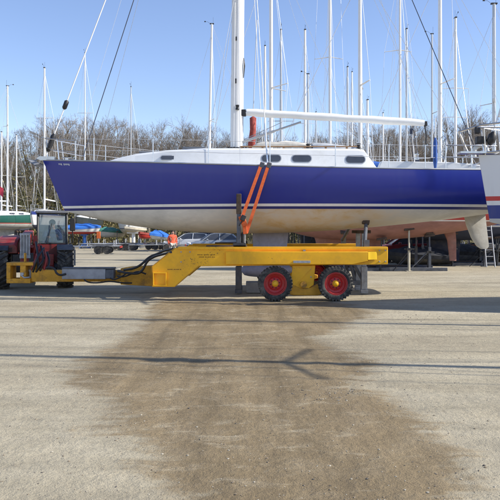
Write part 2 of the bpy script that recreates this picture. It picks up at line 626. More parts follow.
# ------------------------------------------------------------------ wooded bank, scrub and bare trees behind the yard
bk = MB()
bx = frange(-160, 161, 4)
rows = [(74, 0), (79, 1.7), (85, 3.9), (93, 6.0), (103, 8.0), (116, 9.0), (150, 9), (260, 8)]
bv = []
for yy, zz in rows:
    for x in bx:
        bv.append((x, yy + 1.5 * mnoise.noise((x * .05, yy * .1, 2)), max(0.003 if yy == 74 else .05, zz * (1 + .3 * mnoise.noise((x * .06, yy * .05, 9))))))
n_ = len(bx)
bk.add(bv, [(j * n_ + i, j * n_ + i + 1, (j + 1) * n_ + i + 1, (j + 1) * n_ + i) for j in range(len(rows) - 1) for i in range(n_ - 1)])
bank = bk.build('bank', mat('leaf_litter', (.13, .105, .055), .95, var=.45, scale=.7, bump=.6, bscale=3, dirt=(.09, .095, .035), damt=.7, dscale=.35), smooth=180, recalc=False)
tag(bank, kind='structure')

t = NT('scrub_leaf')
geo = t.n('ShaderNodeObjectInfo')
co = t.coord()
nz = t.noise(co, .5, 4, .6)
nz2 = t.noise(co, 6, 2, .5)
c1 = t.ramp(nz, [(.3, (.18, .145, .065)), (.5, (.23, .195, .085)), (.62, (.16, .165, .055)), (.8, (.28, .23, .12))])
c1 = t.mix(1.0, c1, t.ramp(nz2, [(.3, .6), (.7, 1.25)]), 'MULTIPLY')
t.l(c1, t.b.inputs['Base Color'])
t.b.inputs['Roughness'].default_value = .9
scrub_m = t.m
ug = MB()
ru = random.Random(11)
for _ in range(3600):
    x = ru.uniform(-62, 80) if ru.random() < .66 else ru.uniform(-40, -14)
    y = ru.uniform(71, 93)
    zb_ = max(0, (y - 75) * .33)
    hgt = ru.uniform(1.4, 5.4) * (1.9 if x < -14 else .95)
    rad = ru.uniform(.8, 1.9)
    for k in range(42):
        a = ru.uniform(0, 6.283)
        q = ru.random() ** .5
        hz = ru.random()
        wd = rad * q * (1 - .55 * hz)
        c = Vector((x + math.cos(a) * wd, y + math.sin(a) * wd, zb_ + hz * hgt * (1 - .25 * q)))
        if k % 3 == 0:      # a stem
            d = Vector((ru.gauss(0, .25), ru.gauss(0, .25), 1)).normalized() * ru.uniform(.5, 1.3)
            s_ = Vector((.018, .0, 0))
            ug.add([c - s_, c + s_, c + d], [(0, 1, 2)])
        else:
            d1 = Vector((ru.gauss(0, 1), ru.gauss(0, 1), ru.gauss(0, 1))).normalized() * ru.uniform(.06, .19)
            d2 = d1.cross(Vector((ru.gauss(0, 1), ru.gauss(0, 1), ru.gauss(0, 1)))).normalized() * ru.uniform(.05, .14)
            ug.add([c - d1, c + d2, c + d1, c - d2], [(0, 1, 2, 3)])
uo = ug.build('undergrowth', scrub_m, smooth=0, recalc=False)
tag(uo, 'olive brown winter scrub and ivy at the foot of the bare trees', 'scrub', kind='stuff')

bark = mat('grey_brown_bark', (.22, .185, .145), .9, var=.4, scale=4, bump=.4, dirt=(.11, .12, .05), damt=.5, dscale=1.2)
twig_m = mat('winter_twigs', (.30, .26, .215), .9, var=.4, scale=.6, rnd=.3)


def rot_dir(d, ang, az):
    u = d.cross(Vector((.31, .2, .93)))
    if u.length < .1: u = d.cross(Vector((1, 0, 0)))
    u.normalize()
    w_ = d.cross(u)
    return (d * math.cos(ang) + (u * math.cos(az) + w_ * math.sin(az)) * math.sin(ang)).normalized()


def make_tree(seed, spread, twist):
    """a bare deciduous tree 14 m tall: trunk with limbs, and a crown of forking twigs"""
    r = random.Random(seed)
    tr, cr = MB(), MB()

    def grow(p, d, length, rad, lvl):
        mb = tr if lvl <= 1 else cr
        n = (7, 5, 4, 3, 3, 3)[lvl]
        segs = (5, 5, 4, 3, 2, 2)[lvl]
        pts, rr = [p.copy()], [rad]
        q = p.copy()
        dd = d.copy()
        for i in range(segs):
            dd = (dd + Vector((r.gauss(0, twist), r.gauss(0, twist), r.gauss(0, twist) + .05))).normalized()
            q = q + dd * length / segs
            pts.append(q.copy())
            rr.append(rad * (1 - (i + 1) / segs * (.55 if lvl < 2 else .7)))
        mb.tube(pts, rr, n)
        if lvl >= 5: return
        nch = (r.randint(7, 9), r.randint(5, 7), r.randint(5, 6), r.randint(4, 5), r.randint(2, 3))[lvl]
        for i in range(nch):
            f = r.uniform((.28, .25, .2, .15, .2)[lvl], 1.0)
            if i == 0: f = 1.0
            k = min(int(f * segs), segs - 1)
            u = f * segs - k
            pp = pts[k].lerp(pts[k + 1], u)
            dloc = (pts[k + 1] - pts[k]).normalized()
            ang = r.uniform(.3, .85) * spread * (.5 if i == 0 else 1)
            nd = rot_dir(dloc, ang, r.uniform(0, 6.283))
            ratio = (r.uniform(.5, .75), r.uniform(.42, .7), r.uniform(.42, .65), r.uniform(.4, .65), r.uniform(.4, .7))[lvl]
            nr = max((rr[k] * r.uniform(.38, .6)), (.05, .033, .016, .0085, .0065)[lvl])
            grow(pp, nd, length * ratio * (1.15 - .35 * f), nr, lvl + 1)

    grow(Vector((0, 0, -.2)), Vector((r.gauss(0, .05), r.gauss(0, .05), 1)), 7.0, .24, 0)
    zt = max(v[2] for v in cr.v)
    s = 14.0 / zt
    for mb in (tr, cr): mb.v = [(a * s, b * s, c * s) for a, b, c in mb.v]
    root = thing('bare_tree', 'x', 'tree', (0, 0, 0), 0, 'bare winter trees behind the yard')
    tr.build('trunk', bark, root, smooth=180, recalc=False)
    cr.build('crown', twig_m, root, smooth=180, recalc=False)
    return root


protos = [make_tree(101 + k * 13, (1.0, .85, 1.15, .95)[k], (.10, .13, .09, .14)[k]) for k in range(4)]
tops = [(-60, 122), (0, 131), (30, 128), (55, 117), (75, 113), (100, 116), (125, 122), (150, 122), (175, 125), (205, 124), (240, 128), (275, 133),
        (310, 136), (340, 132), (365, 122), (400, 121), (430, 119), (460, 115), (490, 112), (560, 112)]


def top_at(px):
    for (a, ya), (b, yb) in zip(tops, tops[1:]):
        if a <= px <= b: return ya + (yb - ya) * (px - a) / (b - a)
    return 118


rt = random.Random(5)
k = 0
used = [False] * 4
plan = []
for row, (Y0, step, dh) in enumerate(((77, 24, 16), (84, 18, 4), (91, 17, -2), (98, 17, -3))):
    px = -45 + row * 8
    while px < 548:
        plan.append((px + rt.uniform(-6, 6), Y0 + rt.uniform(-2.5, 2.5), dh + rt.uniform(-5, 9)))
        px += step
for px, Y, dh in plan:
    yt = top_at(px) + dh
    hgt = H + (HY - yt) / F * Y
    i = k % 4
    zb_ = max(0, (Y - 75) * .33)
    o = protos[i] if not used[i] else copy_tree(protos[i])
    used[i] = True
    o.location = (GX(px, Y), Y, zb_)
    s = (hgt - zb_) / 14.0
    o.scale = (s * rt.uniform(.95, 1.25), s * rt.uniform(.95, 1.25), s)
    o.rotation_euler = (0, 0, rt.uniform(0, 6.28))
    if px < 42: lb = 'bare grey brown tree on the bank left of the blue bow'
    elif px < 234: lb = 'bare grey brown tree above the foredeck, between the blue bow and the mast'
    elif px < 370: lb = 'lower bare tree showing above the cabin and under the white boom'
    else: lb = 'tall bare tree rising behind the stern rails at the right'
    o['label'] = lb
    o['group'] = {42: 'bare trees left of the bow'}.get(42) if px < 42 else ('bare trees above the foredeck' if px < 234 else ('bare trees behind the cabin' if px < 370 else 'bare trees behind the stern'))
    k += 1


# ------------------------------------------------------------------ yachts
class HullShape:
    """bow towards -x; gives deck edge, bottom and surface points"""

    def __init__(s, L, B, xb, zsb, zss, zbb, zbm, zbs, rakeb, rakes, tw=.72, p=.5, sag=.06, smax=.56, full=1.9, fb=2.6):
        s.__dict__.update(locals())

    def b(s, u):
        if u < s.smax:
            k = u / s.smax
            return max(.012, s.B / 2 * (1 - (1 - k) ** s.full))
        k = (u - s.smax) / (1 - s.smax)
        return s.B / 2 * (1 - (1 - s.tw) * k ** 2)

    def zs(s, u):
        return s.zsb + (s.zss - s.zsb) * u - s.sag * 4 * u * (1 - u)

    def zb(s, u):
        if u < .46:
            k = u / .46
            return s.zbm + (s.zbb - s.zbm) * (1 - k) ** s.fb
        k = (u - .46) / .54
        return s.zbm + (s.zbs - s.zbm) * k ** 1.9

    def pt(s, u, th, side=1):
        b, zs, zb = s.b(u), s.zs(u), s.zb(u)
        k = min(1, u / .42)
        p = 1.0 + (s.p - 1.0) * k ** .7
        y = b * max(0, math.cos(th)) ** p
        z = zs - (zs - zb) * math.sin(th)
        x = s.xb + s.L * u
        if u < .3: x += s.rakeb * (1 - u / .3) ** 1.5 * (zs - z)
        if u > .8: x += s.rakes * ((u - .8) / .2) * (zs - z)
        return Vector((x, side * y, z))

    def deck(s, u, side=1, inset=0.0, dz=0.0):
        q = s.pt(u, 0, side)
        return Vector((q.x, side * max(0, abs(q.y) - inset), q.z + dz))

    def hull(s, ns=34, nr=14):
        mb = MB()
        us = [(i / ns) ** 1.25 for i in range(ns + 1)]
        secs = []
        for u in us:
            row = [s.pt(u, PI / 2 * k / nr, 1) for k in range(nr + 1)]
            row += [s.pt(u, PI / 2 * k / nr, -1) for k in range(nr - 1, -1, -1)]
            secs.append(row)
        mb.loft(secs, closed=False, caps=False)
        last = secs[-1]
        n = len(last)
        mb.add(last, [(i, i + 1, n - 2 - i, n - 1 - i) for i in range(n // 2 - 1)] + [(n // 2 - 1, n // 2, n // 2 + 1)])
        mb.add(secs[0], [(i, i + 1, n - 2 - i, n - 1 - i) for i in range(n // 2 - 1)] + [(n // 2 - 1, n // 2, n // 2 + 1)])
        bm = bmesh.new()
        return mb

    def deck_mesh(s, ns=26, camber=.05):
        mb = MB()
        rows = []
        for i in range(ns + 1):
            u = i / ns
            l, r = s.deck(u, -1, .01, .012), s.deck(u, 1, .01, .012)
            rows.append([l.lerp(r, k / 6) + Vector((0, 0, camber * (1 - (k / 3 - 1) ** 2) * min(1, s.b(u) / .6))) for k in range(7)])
        mb.loft(rows, closed=False, caps=False)
        return mb

    def rail(s, inset=.015, h=.03, wdt=.03, u0=0.0, u1=1.0, ns=30):
        mb = MB()
        for side in (-1, 1):
            mb.tube([s.deck(u0 + (u1 - u0) * i / ns, side, inset, .018) for i in range(ns + 1)], wdt / 2, 4, flat=h / wdt * 1.2)
        return mb


def foil(mb, secs, y0=0, n=12):
    """secs: (z, x_lead, x_trail, thickness)"""
    rows = []
    for z, x0, x1, th in secs:
        row = []
        for k in range(2 * n):
            t_ = k / n if k <= n else (2 * n - k) / n
            sgn = 1 if k <= n else -1
            c = (1 - math.cos(PI * t_)) / 2
            yy = th / 2 * 2.6 * (c ** .5 * .85 - c * .62 - .23 * c * c) * sgn if 0 < c < 1 else 0
            row.append((x0 + (x1 - x0) * c, y0 + yy, z))
        rows.append(row)
    mb.loft(rows)
    return mb


def wire(parent, a, b, r, m=None, name='stay', n=5):
    return MB().tube([a, b], r, n).build(name, m or M['wire'], parent, recalc=False)


def rounded(cx, cz, wd, ht, r=None, n=5):
    r = r or min(wd, ht) / 2 * .95
    out = []
    for sx, sz, a0 in ((1, 1, 0), (-1, 1, PI / 2), (-1, -1, PI), (1, -1, 1.5 * PI)):
        for k in range(n + 1):
            a = a0 + PI / 2 * k / n
            out.append((cx + sx * (wd / 2 - r) + r * math.cos(a), cz + sz * (ht / 2 - r) + r * math.sin(a)))
    return out


def cabin_parts(root, hs, prof, halfw0, halfw1, mcab, windows, mwin):
    """coachroof: prof = list of (x, z_top); walls lean in from halfw0 (deck) to halfw1 (top)"""
    mb = MB()
    rows = []
    n = len(prof)
    for i, (x, zt) in enumerate(prof):
        u = (x - hs.xb) / hs.L
        zd = hs.zs(u) - .06
        f = min(1, .35 + .65 * math.sin(PI / 2 * min(1, i / (n * .45))))
        h0 = min(halfw0, hs.b(u) * .72)
        h1 = h0 * halfw1 / halfw0
        rows.append([(x, -h0, zd), (x, -h1, zt - .05), (x, -h1 * .86, zt), (x, 0, zt + .045), (x, h1 * .86, zt), (x, h1, zt - .05), (x, h0, zd)])
    mb.loft(rows, closed=False, caps=True)
    cab = mb.build('cabin', mcab, root, smooth=35, bevel=.015)
    for cx, cz, wd, ht in windows:
        for side in (-1, 1):
            u = (cx - hs.xb) / hs.L
            zd = hs.zs(u) - .06
            zt = [b[1] + (a[1] - b[1]) * (b[0] - cx) / max(1e-6, b[0] - a[0]) for a, b in zip(prof, prof[1:]) if a[0] <= cx <= b[0]]
            zt = zt[0] if zt else prof[0][1]
            h0 = min(halfw0, hs.b(u) * .72)
            h1 = h0 * halfw1 / halfw0

            def yw(z):
                k = (z - zd) / max(.05, zt - .05 - zd)
                return h0 + (h1 - h0) * k
            for nm, g_, off, m_ in (('window', 0, .016, mwin), ('window_frame', .022, .008, M['alu_grey'])):
                poly = rounded(cx, cz, wd + 2 * g_, ht + 2 * g_)
                w_ = MB()
                a = [(x, side * (yw(z) + off), z) for x, z in poly]
                b = [(x, side * (yw(z) - .03), z) for x, z in poly]
                w_.loft([a, b])
                if nm == 'window':
                    wo = w_.build(nm, m_, cab, smooth=30)
                else:
                    w_.build(nm, m_, wo, smooth=30)
    return cab


def pulpit_rail(hs, u_aft, h, drop=.0, r=.014, stern=False, n=12):
    mb = MB()
    if not stern:
        pts = []
        for i in range(n + 1):
            k = -1 + 2 * i / n
            u = u_aft * abs(k) ** 1.2 * 1.0
            side = -1 if k < 0 else 1
            q = hs.deck(u, side, .03)
            if u < .03: q.x -= .06
            q.y = side * max(abs(q.y), .0) * 1.0 if abs(k) > .2 else side * .1 * abs(k) / .2
            pts.append(q + Vector((0, 0, h - drop * abs(k))))
        mb.tube(pts, r, 6)
        for side in (-1, 1):
            for u in (u_aft, u_aft * .5):
                q = hs.deck(u, side, .04)
                j = min(range(len(pts)), key=lambda i: (pts[i] - q - Vector((-.08, 0, h))).length)
                mb.tube([q, pts[j]], r, 6)
            q = hs.deck(u_aft * .12, side, .02)
            mb.tube([q, q + Vector((-.05, side * .05, h * .98))], r, 6)
        m2 = [p - Vector((-.03, 0, h * .48)) for p in pts]
        mb.tube(m2[:n // 2 - 1], r * .8, 6)
        mb.tube(m2[n // 2 + 2:], r * .8, 6)
    else:
        for lvl in (1.0, .52):
            pts = []
            for side in (-1, 1):
                line = [hs.deck(1 - (1 - u_aft) * k / 5, side, .05, h * lvl) for k in range(6)]
                pts += line[::-1] if side < 0 else line
            mb.tube(pts, r, 6)
        for side in (-1, 1):
            for u in (u_aft, .5 + u_aft / 2, .995):
                q = hs.deck(u, side, .05)
                mb.tube([q, q + Vector((0, 0, h))], r, 6)
    return mb


def add_rig(root, hs, mx, zdeck, h, r, sprs, mspar, boom=None, cover=None, lean=0.0, fore_frac=.95, stays=True, wr=.009, double_back=False, detail=False, mflat=1.0):
    """mast standing at x=mx; lean = aft drift of the masthead; sprs = list of (height, half width, aft sweep)"""
    def at(z):
        return Vector((mx + lean * (z - zdeck) / (h - zdeck), 0, z))
    mb = MB()
    mb.tube([at(zdeck - .05), at((zdeck + h) / 2), at(h)], [r, r, r * .85], 14, flat=mflat)
    mast = mb.build('mast', mspar, root, smooth=60)
    # masthead: vane and aerial
    hd = MB()
    hd.box(at(h + .02), (r * 3.2, r * 1.6, .06))
    hd.tube([at(h) + Vector((r, 0, 0)), at(h) + Vector((r, 0, .55))], .007, 4)
    hd.tube([at(h) + Vector((-r, 0, .0)), at(h) + Vector((-r * 2 - .15, 0, .18)), at(h) + Vector((-r * 2 - .32, 0, .18))], .008, 4)
    hd.box(at(h) + Vector((-r * 2 - .35, 0, .2)), (.12, .02, .09))
    hd.build('masthead_fitting', M['black'], mast, recalc=False)
    tips = []
    for z, hw, sw in sprs:
        for side in (-1, 1):
            a, b = at(z), at(z) + Vector((sw, side * hw, .04))
            MB().tube([a, b], [.07, .045], 6, flat=.35).build('spreader', mspar, mast)
            tips.append((z, side, b))
    if stays:
        bow = hs.deck(0.012, 1)
        wire(root, Vector((bow.x + .02, 0, bow.z + .05)), at(zdeck + (h - zdeck) * fore_frac), wr * 1.3, name='forestay')
        st_ = hs.deck(1.0, 1)
        wire(root, Vector((st_.x - .05, 0, st_.z + .05)), at(h), wr, M['wire_dark'] if detail else None, name='backstay')
        um = (mx + .15 - hs.xb) / hs.L
        for side in (-1, 1):
            q = hs.deck(um + .02, side, .06)
            line = [q] + [b for z, s_, b in tips if s_ == side] + [at(zdeck + (h - zdeck) * .97)]
            MB().tube(line, wr, 4).build('shroud', M['wire'], root, recalc=False)
            if tips:
                MB().tube([hs.deck(um + .035, side, .08), at(tips[0][0] - .1)], wr, 4).build('shroud', M['wire'], root, recalc=False)
    if boom:
        bz, bl, drop = boom
        a, b = at(bz) + Vector((r + .05, 0, 0)), at(bz) + Vector((r + bl, 0, -drop))
        bo = MB().tube([a, b], .06, 8).build('boom', mspar, root)
        if cover:
            n = 9
            pts = [a.lerp(b, k / n) + Vector((0, 0, .11 * (1 - .45 * k / n) + .012 * math.sin(k * 2.3))) for k in range(n + 1)]
            rr = [.16 * (1 - .5 * k / n) + .012 * math.sin(k * 1.7) for k in range(n + 1)]
            rr[0] *= .8
            MB().tube(pts, rr, 10, flat=1.25).build('sail_cover', cover, bo, smooth=70)
        wire(bo, b, at(h), wr * .8, name='topping_lift')
    return mast, at


# ------------------------------------------------------------------ the blue yacht
BY = 17.0
yb = thing('sailing_yacht', 'large navy blue sailing yacht with white boom cover, standing over the yellow trailer', 'sailing yacht', (0, BY, 0))
LB = 445 / 38.2
HB = HullShape(L=11.42, B=3.5, xb=GX(43, BY), zsb=3.44, zss=3.07, zbb=2.12, zbm=1.535, zbs=2.06, rakeb=.43, rakes=.24, tw=.70, p=.46, sag=.13, full=2.0, fb=1.95)


def blue_stain(t, sp, n1):
    # brown waterline growth on the middle third of the bottom
    mx_ = t.n('ShaderNodeMapRange', interpolation_type='SMOOTHSTEP')
    mx_.inputs['From Min'].default_value = -1.6
    mx_.inputs['From Max'].default_value = .8
    t.l(sp.outputs[0], mx_.inputs['Value'])
    mx2 = t.n('ShaderNodeMapRange', interpolation_type='SMOOTHSTEP')
    mx2.inputs['From Min'].default_value = 4.6
    mx2.inputs['From Max'].default_value = 2.2
    t.l(sp.outputs[0], mx2.inputs['Value'])
    a = t.math('MULTIPLY', mx_.outputs[0], mx2.outputs[0])
    return t.math('MULTIPLY', a, t.ramp(n1, [(.32, .1), (.62, .85)]))


hb_m = hull_mat('navy_hull', [(0, (.76, .745, .70)), (2.125, (.014, .022, .16)), (2.18, (.85, .84, .80)), (2.235, (.010, .024, .26))],
                rough=.24, coat=.25, stain=blue_stain, bottom_var=.3, dirt=(.04, .07, .30))
HB.hull(44, 18).build('hull', hb_m, yb, smooth=60)
HB.deck_mesh().build('deck', M['white'], yb, smooth=60)
HB.rail(h=.035, wdt=.03).build('toe_rail', M['alu_grey'], yb, smooth=60)


def bx_(px):
    return GX(px, BY)


# keel with ballast bulb, rudder
k_ = MB()
foil(k_, [(1.66, bx_(252), bx_(289), .26), (1.2, bx_(253), bx_(287), .24), (.75, bx_(255), bx_(285), .22), (.50, bx_(256), bx_(284), .20)])
kee = k_.build('keel', M['lilac'], yb, smooth=60)
bl_ = MB()
n_ = 12
rows = []
for i in range(n_ + 1):
    t_ = i / n_
    r_ = max(.01, .27 * (math.sin(PI * t_ ** .8)) ** .35)
    xx = bx_(240) + (bx_(294) - bx_(240)) * t_
    rows.append([(xx, r_ * math.cos(a * PI / 8), .585 + .19 / .27 * r_ * math.sin(a * PI / 8)) for a in range(16)])
bl_.loft(rows)
bl_.build('ballast_bulb', M['lilac'], kee, smooth=80)
r_ = MB()
foil(r_, [(2.16, bx_(462.5), bx_(485), .12), (1.75, bx_(466), bx_(486.5), .11), (1.42, bx_(471), bx_(488), .09), (1.2, bx_(476.5), bx_(489), .07), (1.13, bx_(481), bx_(487), .04)])
r_.build('rudder', mat('rudder_paint', (.66, .64, .57), .6, var=.25, scale=3, dirt=(.25, .2, .13), damt=.4), yb, smooth=60)

# coachroof
prof = [(bx_(110), 3.36), (bx_(122), 3.45), (bx_(140), 3.545), (bx_(170), 3.62), (bx_(205), 3.655), (bx_(250), 3.66), (bx_(300), 3.655), (bx_(352), 3.645), (bx_(358), 3.62), (bx_(369), 3.22)]
wins = [(bx_(173.5), 3.415, .40, .09), (bx_(270), 3.385, .46, .16), (bx_(298.5), 3.38, .46, .16), (bx_(349), 3.36, .46, .17)]
cab = cabin_parts(yb, HB, prof, 1.12, .98, M['white'], wins, M['glass'])
hr = MB()
for side in (-1, 1):
    hr.tube([(bx_(px), side * .84, 3.70) for px in (240, 270, 300, 330, 352)], .016, 6)
    for px in (242, 262, 282, 302, 322, 342): hr.box((bx_(px), side * .84, 3.675), (.05, .025, .06))
hr.build('handrail', M['wood'], yb)
hz = MB()
hz.box((bx_(195), 0, 3.735), (.6, .6, .06))
hz.box((bx_(150), 0, 3.63), (.5, .5, .05))
hz.build('deck_hatch', mat('smoked_hatch', (.12, .13, .15), .2), yb, bevel=.015)
# folded sprayhood with its window, and the sliding hatch
sp_ = MB()
rows = []
for i, (px, z, hw) in enumerate(((311, 3.86, .55), (316, 3.885, .62), (330, 3.84, .70), (345, 3.77, .75), (357, 3.71, .78))):
    rows.append([(bx_(px), hw * math.cos(PI * a / 10), 3.66 + (z - 3.66) * math.sin(PI * a / 10) ** .5) for a in range(11)])
sp_.loft(rows, closed=False)
sp_.build('folded_sprayhood', M['canvas'], yb, smooth=50)
# rolled sail lying along the coachroof
rl = MB()
pts = [(bx_(px), -.45, 3.745 + dz) for px, dz in ((252, -.02), (258, .03), (266, .055), (276, .05), (285, .065), (296, .05), (304, .03), (310, -.01))]
rl.tube(pts, [.03, .07, .085, .07, .09, .075, .06, .03], 10)
rl.build('rolled_sail', mat('pale_sailcloth', (.66, .62, .54), .85, var=.2, scale=9, bump=.5, bscale=14), yb, smooth=80)
# winches and jammers
for px, yy, z in ((354, -.72, 3.66), (354, .72, 3.66), (306, -.62, 3.66), (306, .62, 3.66), (404, -1.28, 3.33), (404, 1.28, 3.33)):
    MB().lathe([(.06, 0), (.06, .04), (.042, .06), (.046, .10), (.058, .11), (.058, .13), (.015, .14)], (bx_(px), yy, z), 'z', 14).build('winch', M['black'] if px != 404 else M['steel'], yb)
cl = MB()
cl.box((bx_(308), -.30, 3.73), (.22, .3, .09))
cl.box((bx_(234), -.2, 3.70), (.3, .5, .07))
cl.build('rope_clutches', M['black'], yb, bevel=.01)
# cockpit coaming and wheel
for side in (-1, 1):
    cw = MB()
    cw.prism([(bx_(369), 3.12), (bx_(372), 3.30), (bx_(440), 3.27), (bx_(468), 3.20), (bx_(468), 3.10)], 'y', side * 1.02, side * 1.22)
    cw.build('cockpit_coaming', M['white'], yb, bevel=.02)
wh = MB()
wh.tube([(bx_(441) + .05 * math.sin(a * PI / 10), .46 * math.cos(a * PI / 10), 3.62 + .46 * math.sin(a * PI / 10)) for a in range(20)], .016, 6, closed=True)
for a in range(5): wh.tube([(bx_(441), 0, 3.62), (bx_(441), .46 * math.cos(a * 1.2566), 3.62 + .46 * math.sin(a * 1.2566))], .009, 5)
wh.box((bx_(437), 0, 3.38), (.16, .2, .5))
wh.build('steering_wheel', M['steel'], yb)

# rig
MX = bx_(236.5)
mast, atm = add_rig(yb, HB, MX, 3.66, 18.25, .106, [(8.3, 1.02, .42), (13.2, .8, .36)], M['alu'], stays=False, lean=.12, mflat=1.5)
# mast fittings: track, winches, halyard coils, reflector
mf = MB()
for z, s_ in ((5.5, .03), (6.6, .025), (7.9, .02)):
    MB().box(atm(z) + Vector((-.03, -.11, 0)), (.03, .03, s_ * 4)).build('mast_cleat', M['black'], mast)
mf.lathe([(.05, 0), (.05, .04), (.035, .06), (.05, .12)], atm(4.75) + Vector((.02, -.12, 0)), 'z', 12)
mf.build('mast_winch', M['black'], mast)
mf = MB()
mf.tube([atm(5.6) + Vector((.17, -.03, 0)), atm(5.9) + Vector((.19, -.05, 0)), atm(6.0) + Vector((.185, -.04, 0)), atm(6.12) + Vector((.17, -.02, 0))], [.008, .022, .018, .008], 6)
mf.build('halyard_coil', M['black'], mast)
tk = MB()
tk.tube([atm(3.9) + Vector((.165, 0, 0)), atm(17.8) + Vector((.14, 0, 0))], .012, 4)
for dx, dy in ((-.05, -.115), (.07, -.11), (-.11, -.08)):
    tk.tube([atm(3.72) + Vector((dx * 1.4, dy * 1.25, 0)), atm(17.9) + Vector((dx, dy * .6, 0))], .006, 4)
tk.build('halyards', M['wire'], mast, recalc=False)
dk = MB()
for q in range(7): dk.box((MX - .2 + q * .075, -.28 + .05 * (q % 2), 3.72), (.05, .07, .09))
dk.build('mast_foot_blocks', M['black'], mast, bevel=.008)
# boom in its long white stack-pack, vang
b0, b1 = Vector((bx_(243), 0, GZ(113, BY))), Vector((bx_(424), 0, GZ(123.7, BY)))
bo = MB().tube([b0, b1], .07, 10).build('boom', M['alu'], yb)
pts = [b0.lerp(b1, k / 14) + Vector((0, 0, .02 + .006 * math.sin(k * 2.1))) for k in range(15)]
pts[0] += Vector((.09, 0, 0))
MB().tube(pts, [.075] + [.086 + .005 * math.sin(k * 1.3) for k in range(1, 14)] + [.07], 14, flat=1.12).build('sail_cover', M['sail_white'], bo, smooth=70)
ge = MB()
ge.box(b0 + Vector((-.02, 0, .0)), (.2, .14, .17))
ge.build('gooseneck', M['black'], bo, bevel=.012)
ge = MB()
ge.box(b1 + Vector((.03, 0, 0)), (.10, .09, .12))
ge.tube([b1 + Vector((.02, 0, -.05)), b1 + Vector((.06, 0, -.3)), b1 + Vector((.03, 0, -.75))], .02, 6)
ge.build('boom_end_cap', M['black'], bo, bevel=.012)
va = MB()
v0, v1 = Vector((bx_(241), 0, GZ(142.5, BY))), Vector((bx_(301), 0, GZ(122, BY)))
va.tube([v0, v0.lerp(v1, .55)], .038, 8)
va.tube([v0.lerp(v1, .5), v1], .026, 8)
va.tube([v0 + Vector((0, .05, .05)), v1 + Vector((-.5, .05, .0))], .008, 5)
va.build('boom_vang', M['alu_grey'], yb)
ms = MB()
e0 = b0.lerp(b1, .93)
for dx in (-.08, 0, .08): ms.tube([e0 + Vector((dx * .4, 0, -.08)), Vector((e0.x + dx + .15, 0, 3.32))], .008, 5)
ms.box(e0 + Vector((0, 0, -.22)), (.07, .05, .14))
ms.box((e0.x + .15, 0, 3.42), (.09, .06, .14))
ms.build('mainsheet', M['wire_dark'], yb)
wire(yb, b1, atm(18.1), .006, name='topping_lift')

# standing rigging
fs0, fs1 = Vector((bx_(46), 0, GZ(156, BY))), atm(16.9)
wire(yb, fs0, fs1, .016, M['alu'], 'forestay', 8)
fd = MB()
d_ = (fs1 - fs0).normalized()
q0 = fs0 + d_ * .12
fd.tube([q0, q0 + d_ * .08, q0 + d_ * .1, q0 + d_ * .2, q0 + d_ * .3, q0 + d_ * .42, q0 + d_ * .5], [.03, .085, .05, .07, .06, .075, .03], 10)
fd.build('furling_drum', M['black'], yb, smooth=60)
fd = MB()
q1 = fs0 + d_ * (GZ(105, BY) - fs0.z) / d_.z
fd.tube([q1 - d_ * .12, q1 - d_ * .08, q1 + d_ * .1, q1 + d_ * .13], [.03, .06, .06, .025], 10)
fd.build('furler_swivel', M['black'], yb, smooth=60)
st1 = HB.deck(1.0, 1)
wire(yb, Vector((bx_(484), 0, 3.2)), atm(18.2), .011, M['wire_dark'], 'backstay')
for side in (-1, 1):
    q = HB.deck((bx_(266) - HB.xb) / HB.L, side, .05)
    tb = MB().tube([q, q.lerp(atm(8.3) + Vector((.42, side * 1.02, 0)), .2)], .022, 6).build('turnbuckle', M['steel'], yb)
    MB().tube([q, atm(8.3) + Vector((.42, side * 1.02, .04)), atm(13.2) + Vector((.36, side * .8, .04)), atm(17.4)], .010, 6).build('shroud', M['alu'], yb, recalc=False)
    MB().tube([HB.deck((bx_(241) - HB.xb) / HB.L, side, .3), atm(8.1)], .007, 5).build('shroud', M['wire'], yb, recalc=False)
    MB().tube([HB.deck((bx_(206) - HB.xb) / HB.L, side, .5), atm(8.2)], .007, 5).build('shroud', M['wire'], yb, recalc=False)
wire(yb, Vector((bx_(87), -.4, 3.5)), atm(15.9) + Vector((-.1, -.05, 0)), .012, M['wire_dark'], 'halyard')
wire(yb, Vector((bx_(92), .5, 3.5)), atm(17.6) + Vector((-.1, .05, 0)), .006, None, 'halyard')
wire(yb, Vector((bx_(74), .1, 3.6)), atm(17.9) + Vector((-.1, .05, 0)), .004, None, 'halyard')

# bow: pulpit, anchor, roller, cleats
pulpit_rail(HB, .085, .60, drop=.08).build('pulpit', M['steel'], yb)
an = MB()
an.tube([(bx_(52), 0, 3.52), (bx_(40), 0, 3.49), (bx_(33), 0, 3.42)], .022, 6)
an.prism([(bx_(26.5), 3.49), (bx_(33), 3.46), (bx_(42.5), 3.31), (bx_(42), 3.25), (bx_(35), 3.30), (bx_(30), 3.40)], 'y', -.03, .03)
for side in (-1, 1):
    an.add([(bx_(26.5), 0, 3.49), (bx_(35), 0, 3.43), (bx_(42), side * .17, 3.36), (bx_(37), side * .15, 3.30)], [(0, 1, 2, 3)])
    an.add([(bx_(26.5), 0, 3.475), (bx_(35), 0, 3.40), (bx_(42), side * .17, 3.34), (bx_(37), side * .15, 3.28)], [(3, 2, 1, 0)])
an.build('anchor', M['galv'], yb, smooth=30)
ro = MB()
for side in (-1, 1): ro.prism([(bx_(55), 3.46), (bx_(55), 3.54), (bx_(40), 3.55), (bx_(37), 3.49), (bx_(42), 3.44)], 'y', side * .05, side * .062)
ro.lathe([(.035, -.05), (.035, .05)], (bx_(40), 0, 3.49), 'y', 12)
ro.build('bow_roller', M['steel'], yb)
cn = MB()
for u in (.06, .95):
    for side in (-1, 1):
        q = HB.deck(u, side, .12, .05)
        cn.tube([q + Vector((-.13, 0, .05)), q + Vector((.13, 0, .05))], .014, 6)
        cn.box(q, (.08, .03, .1))
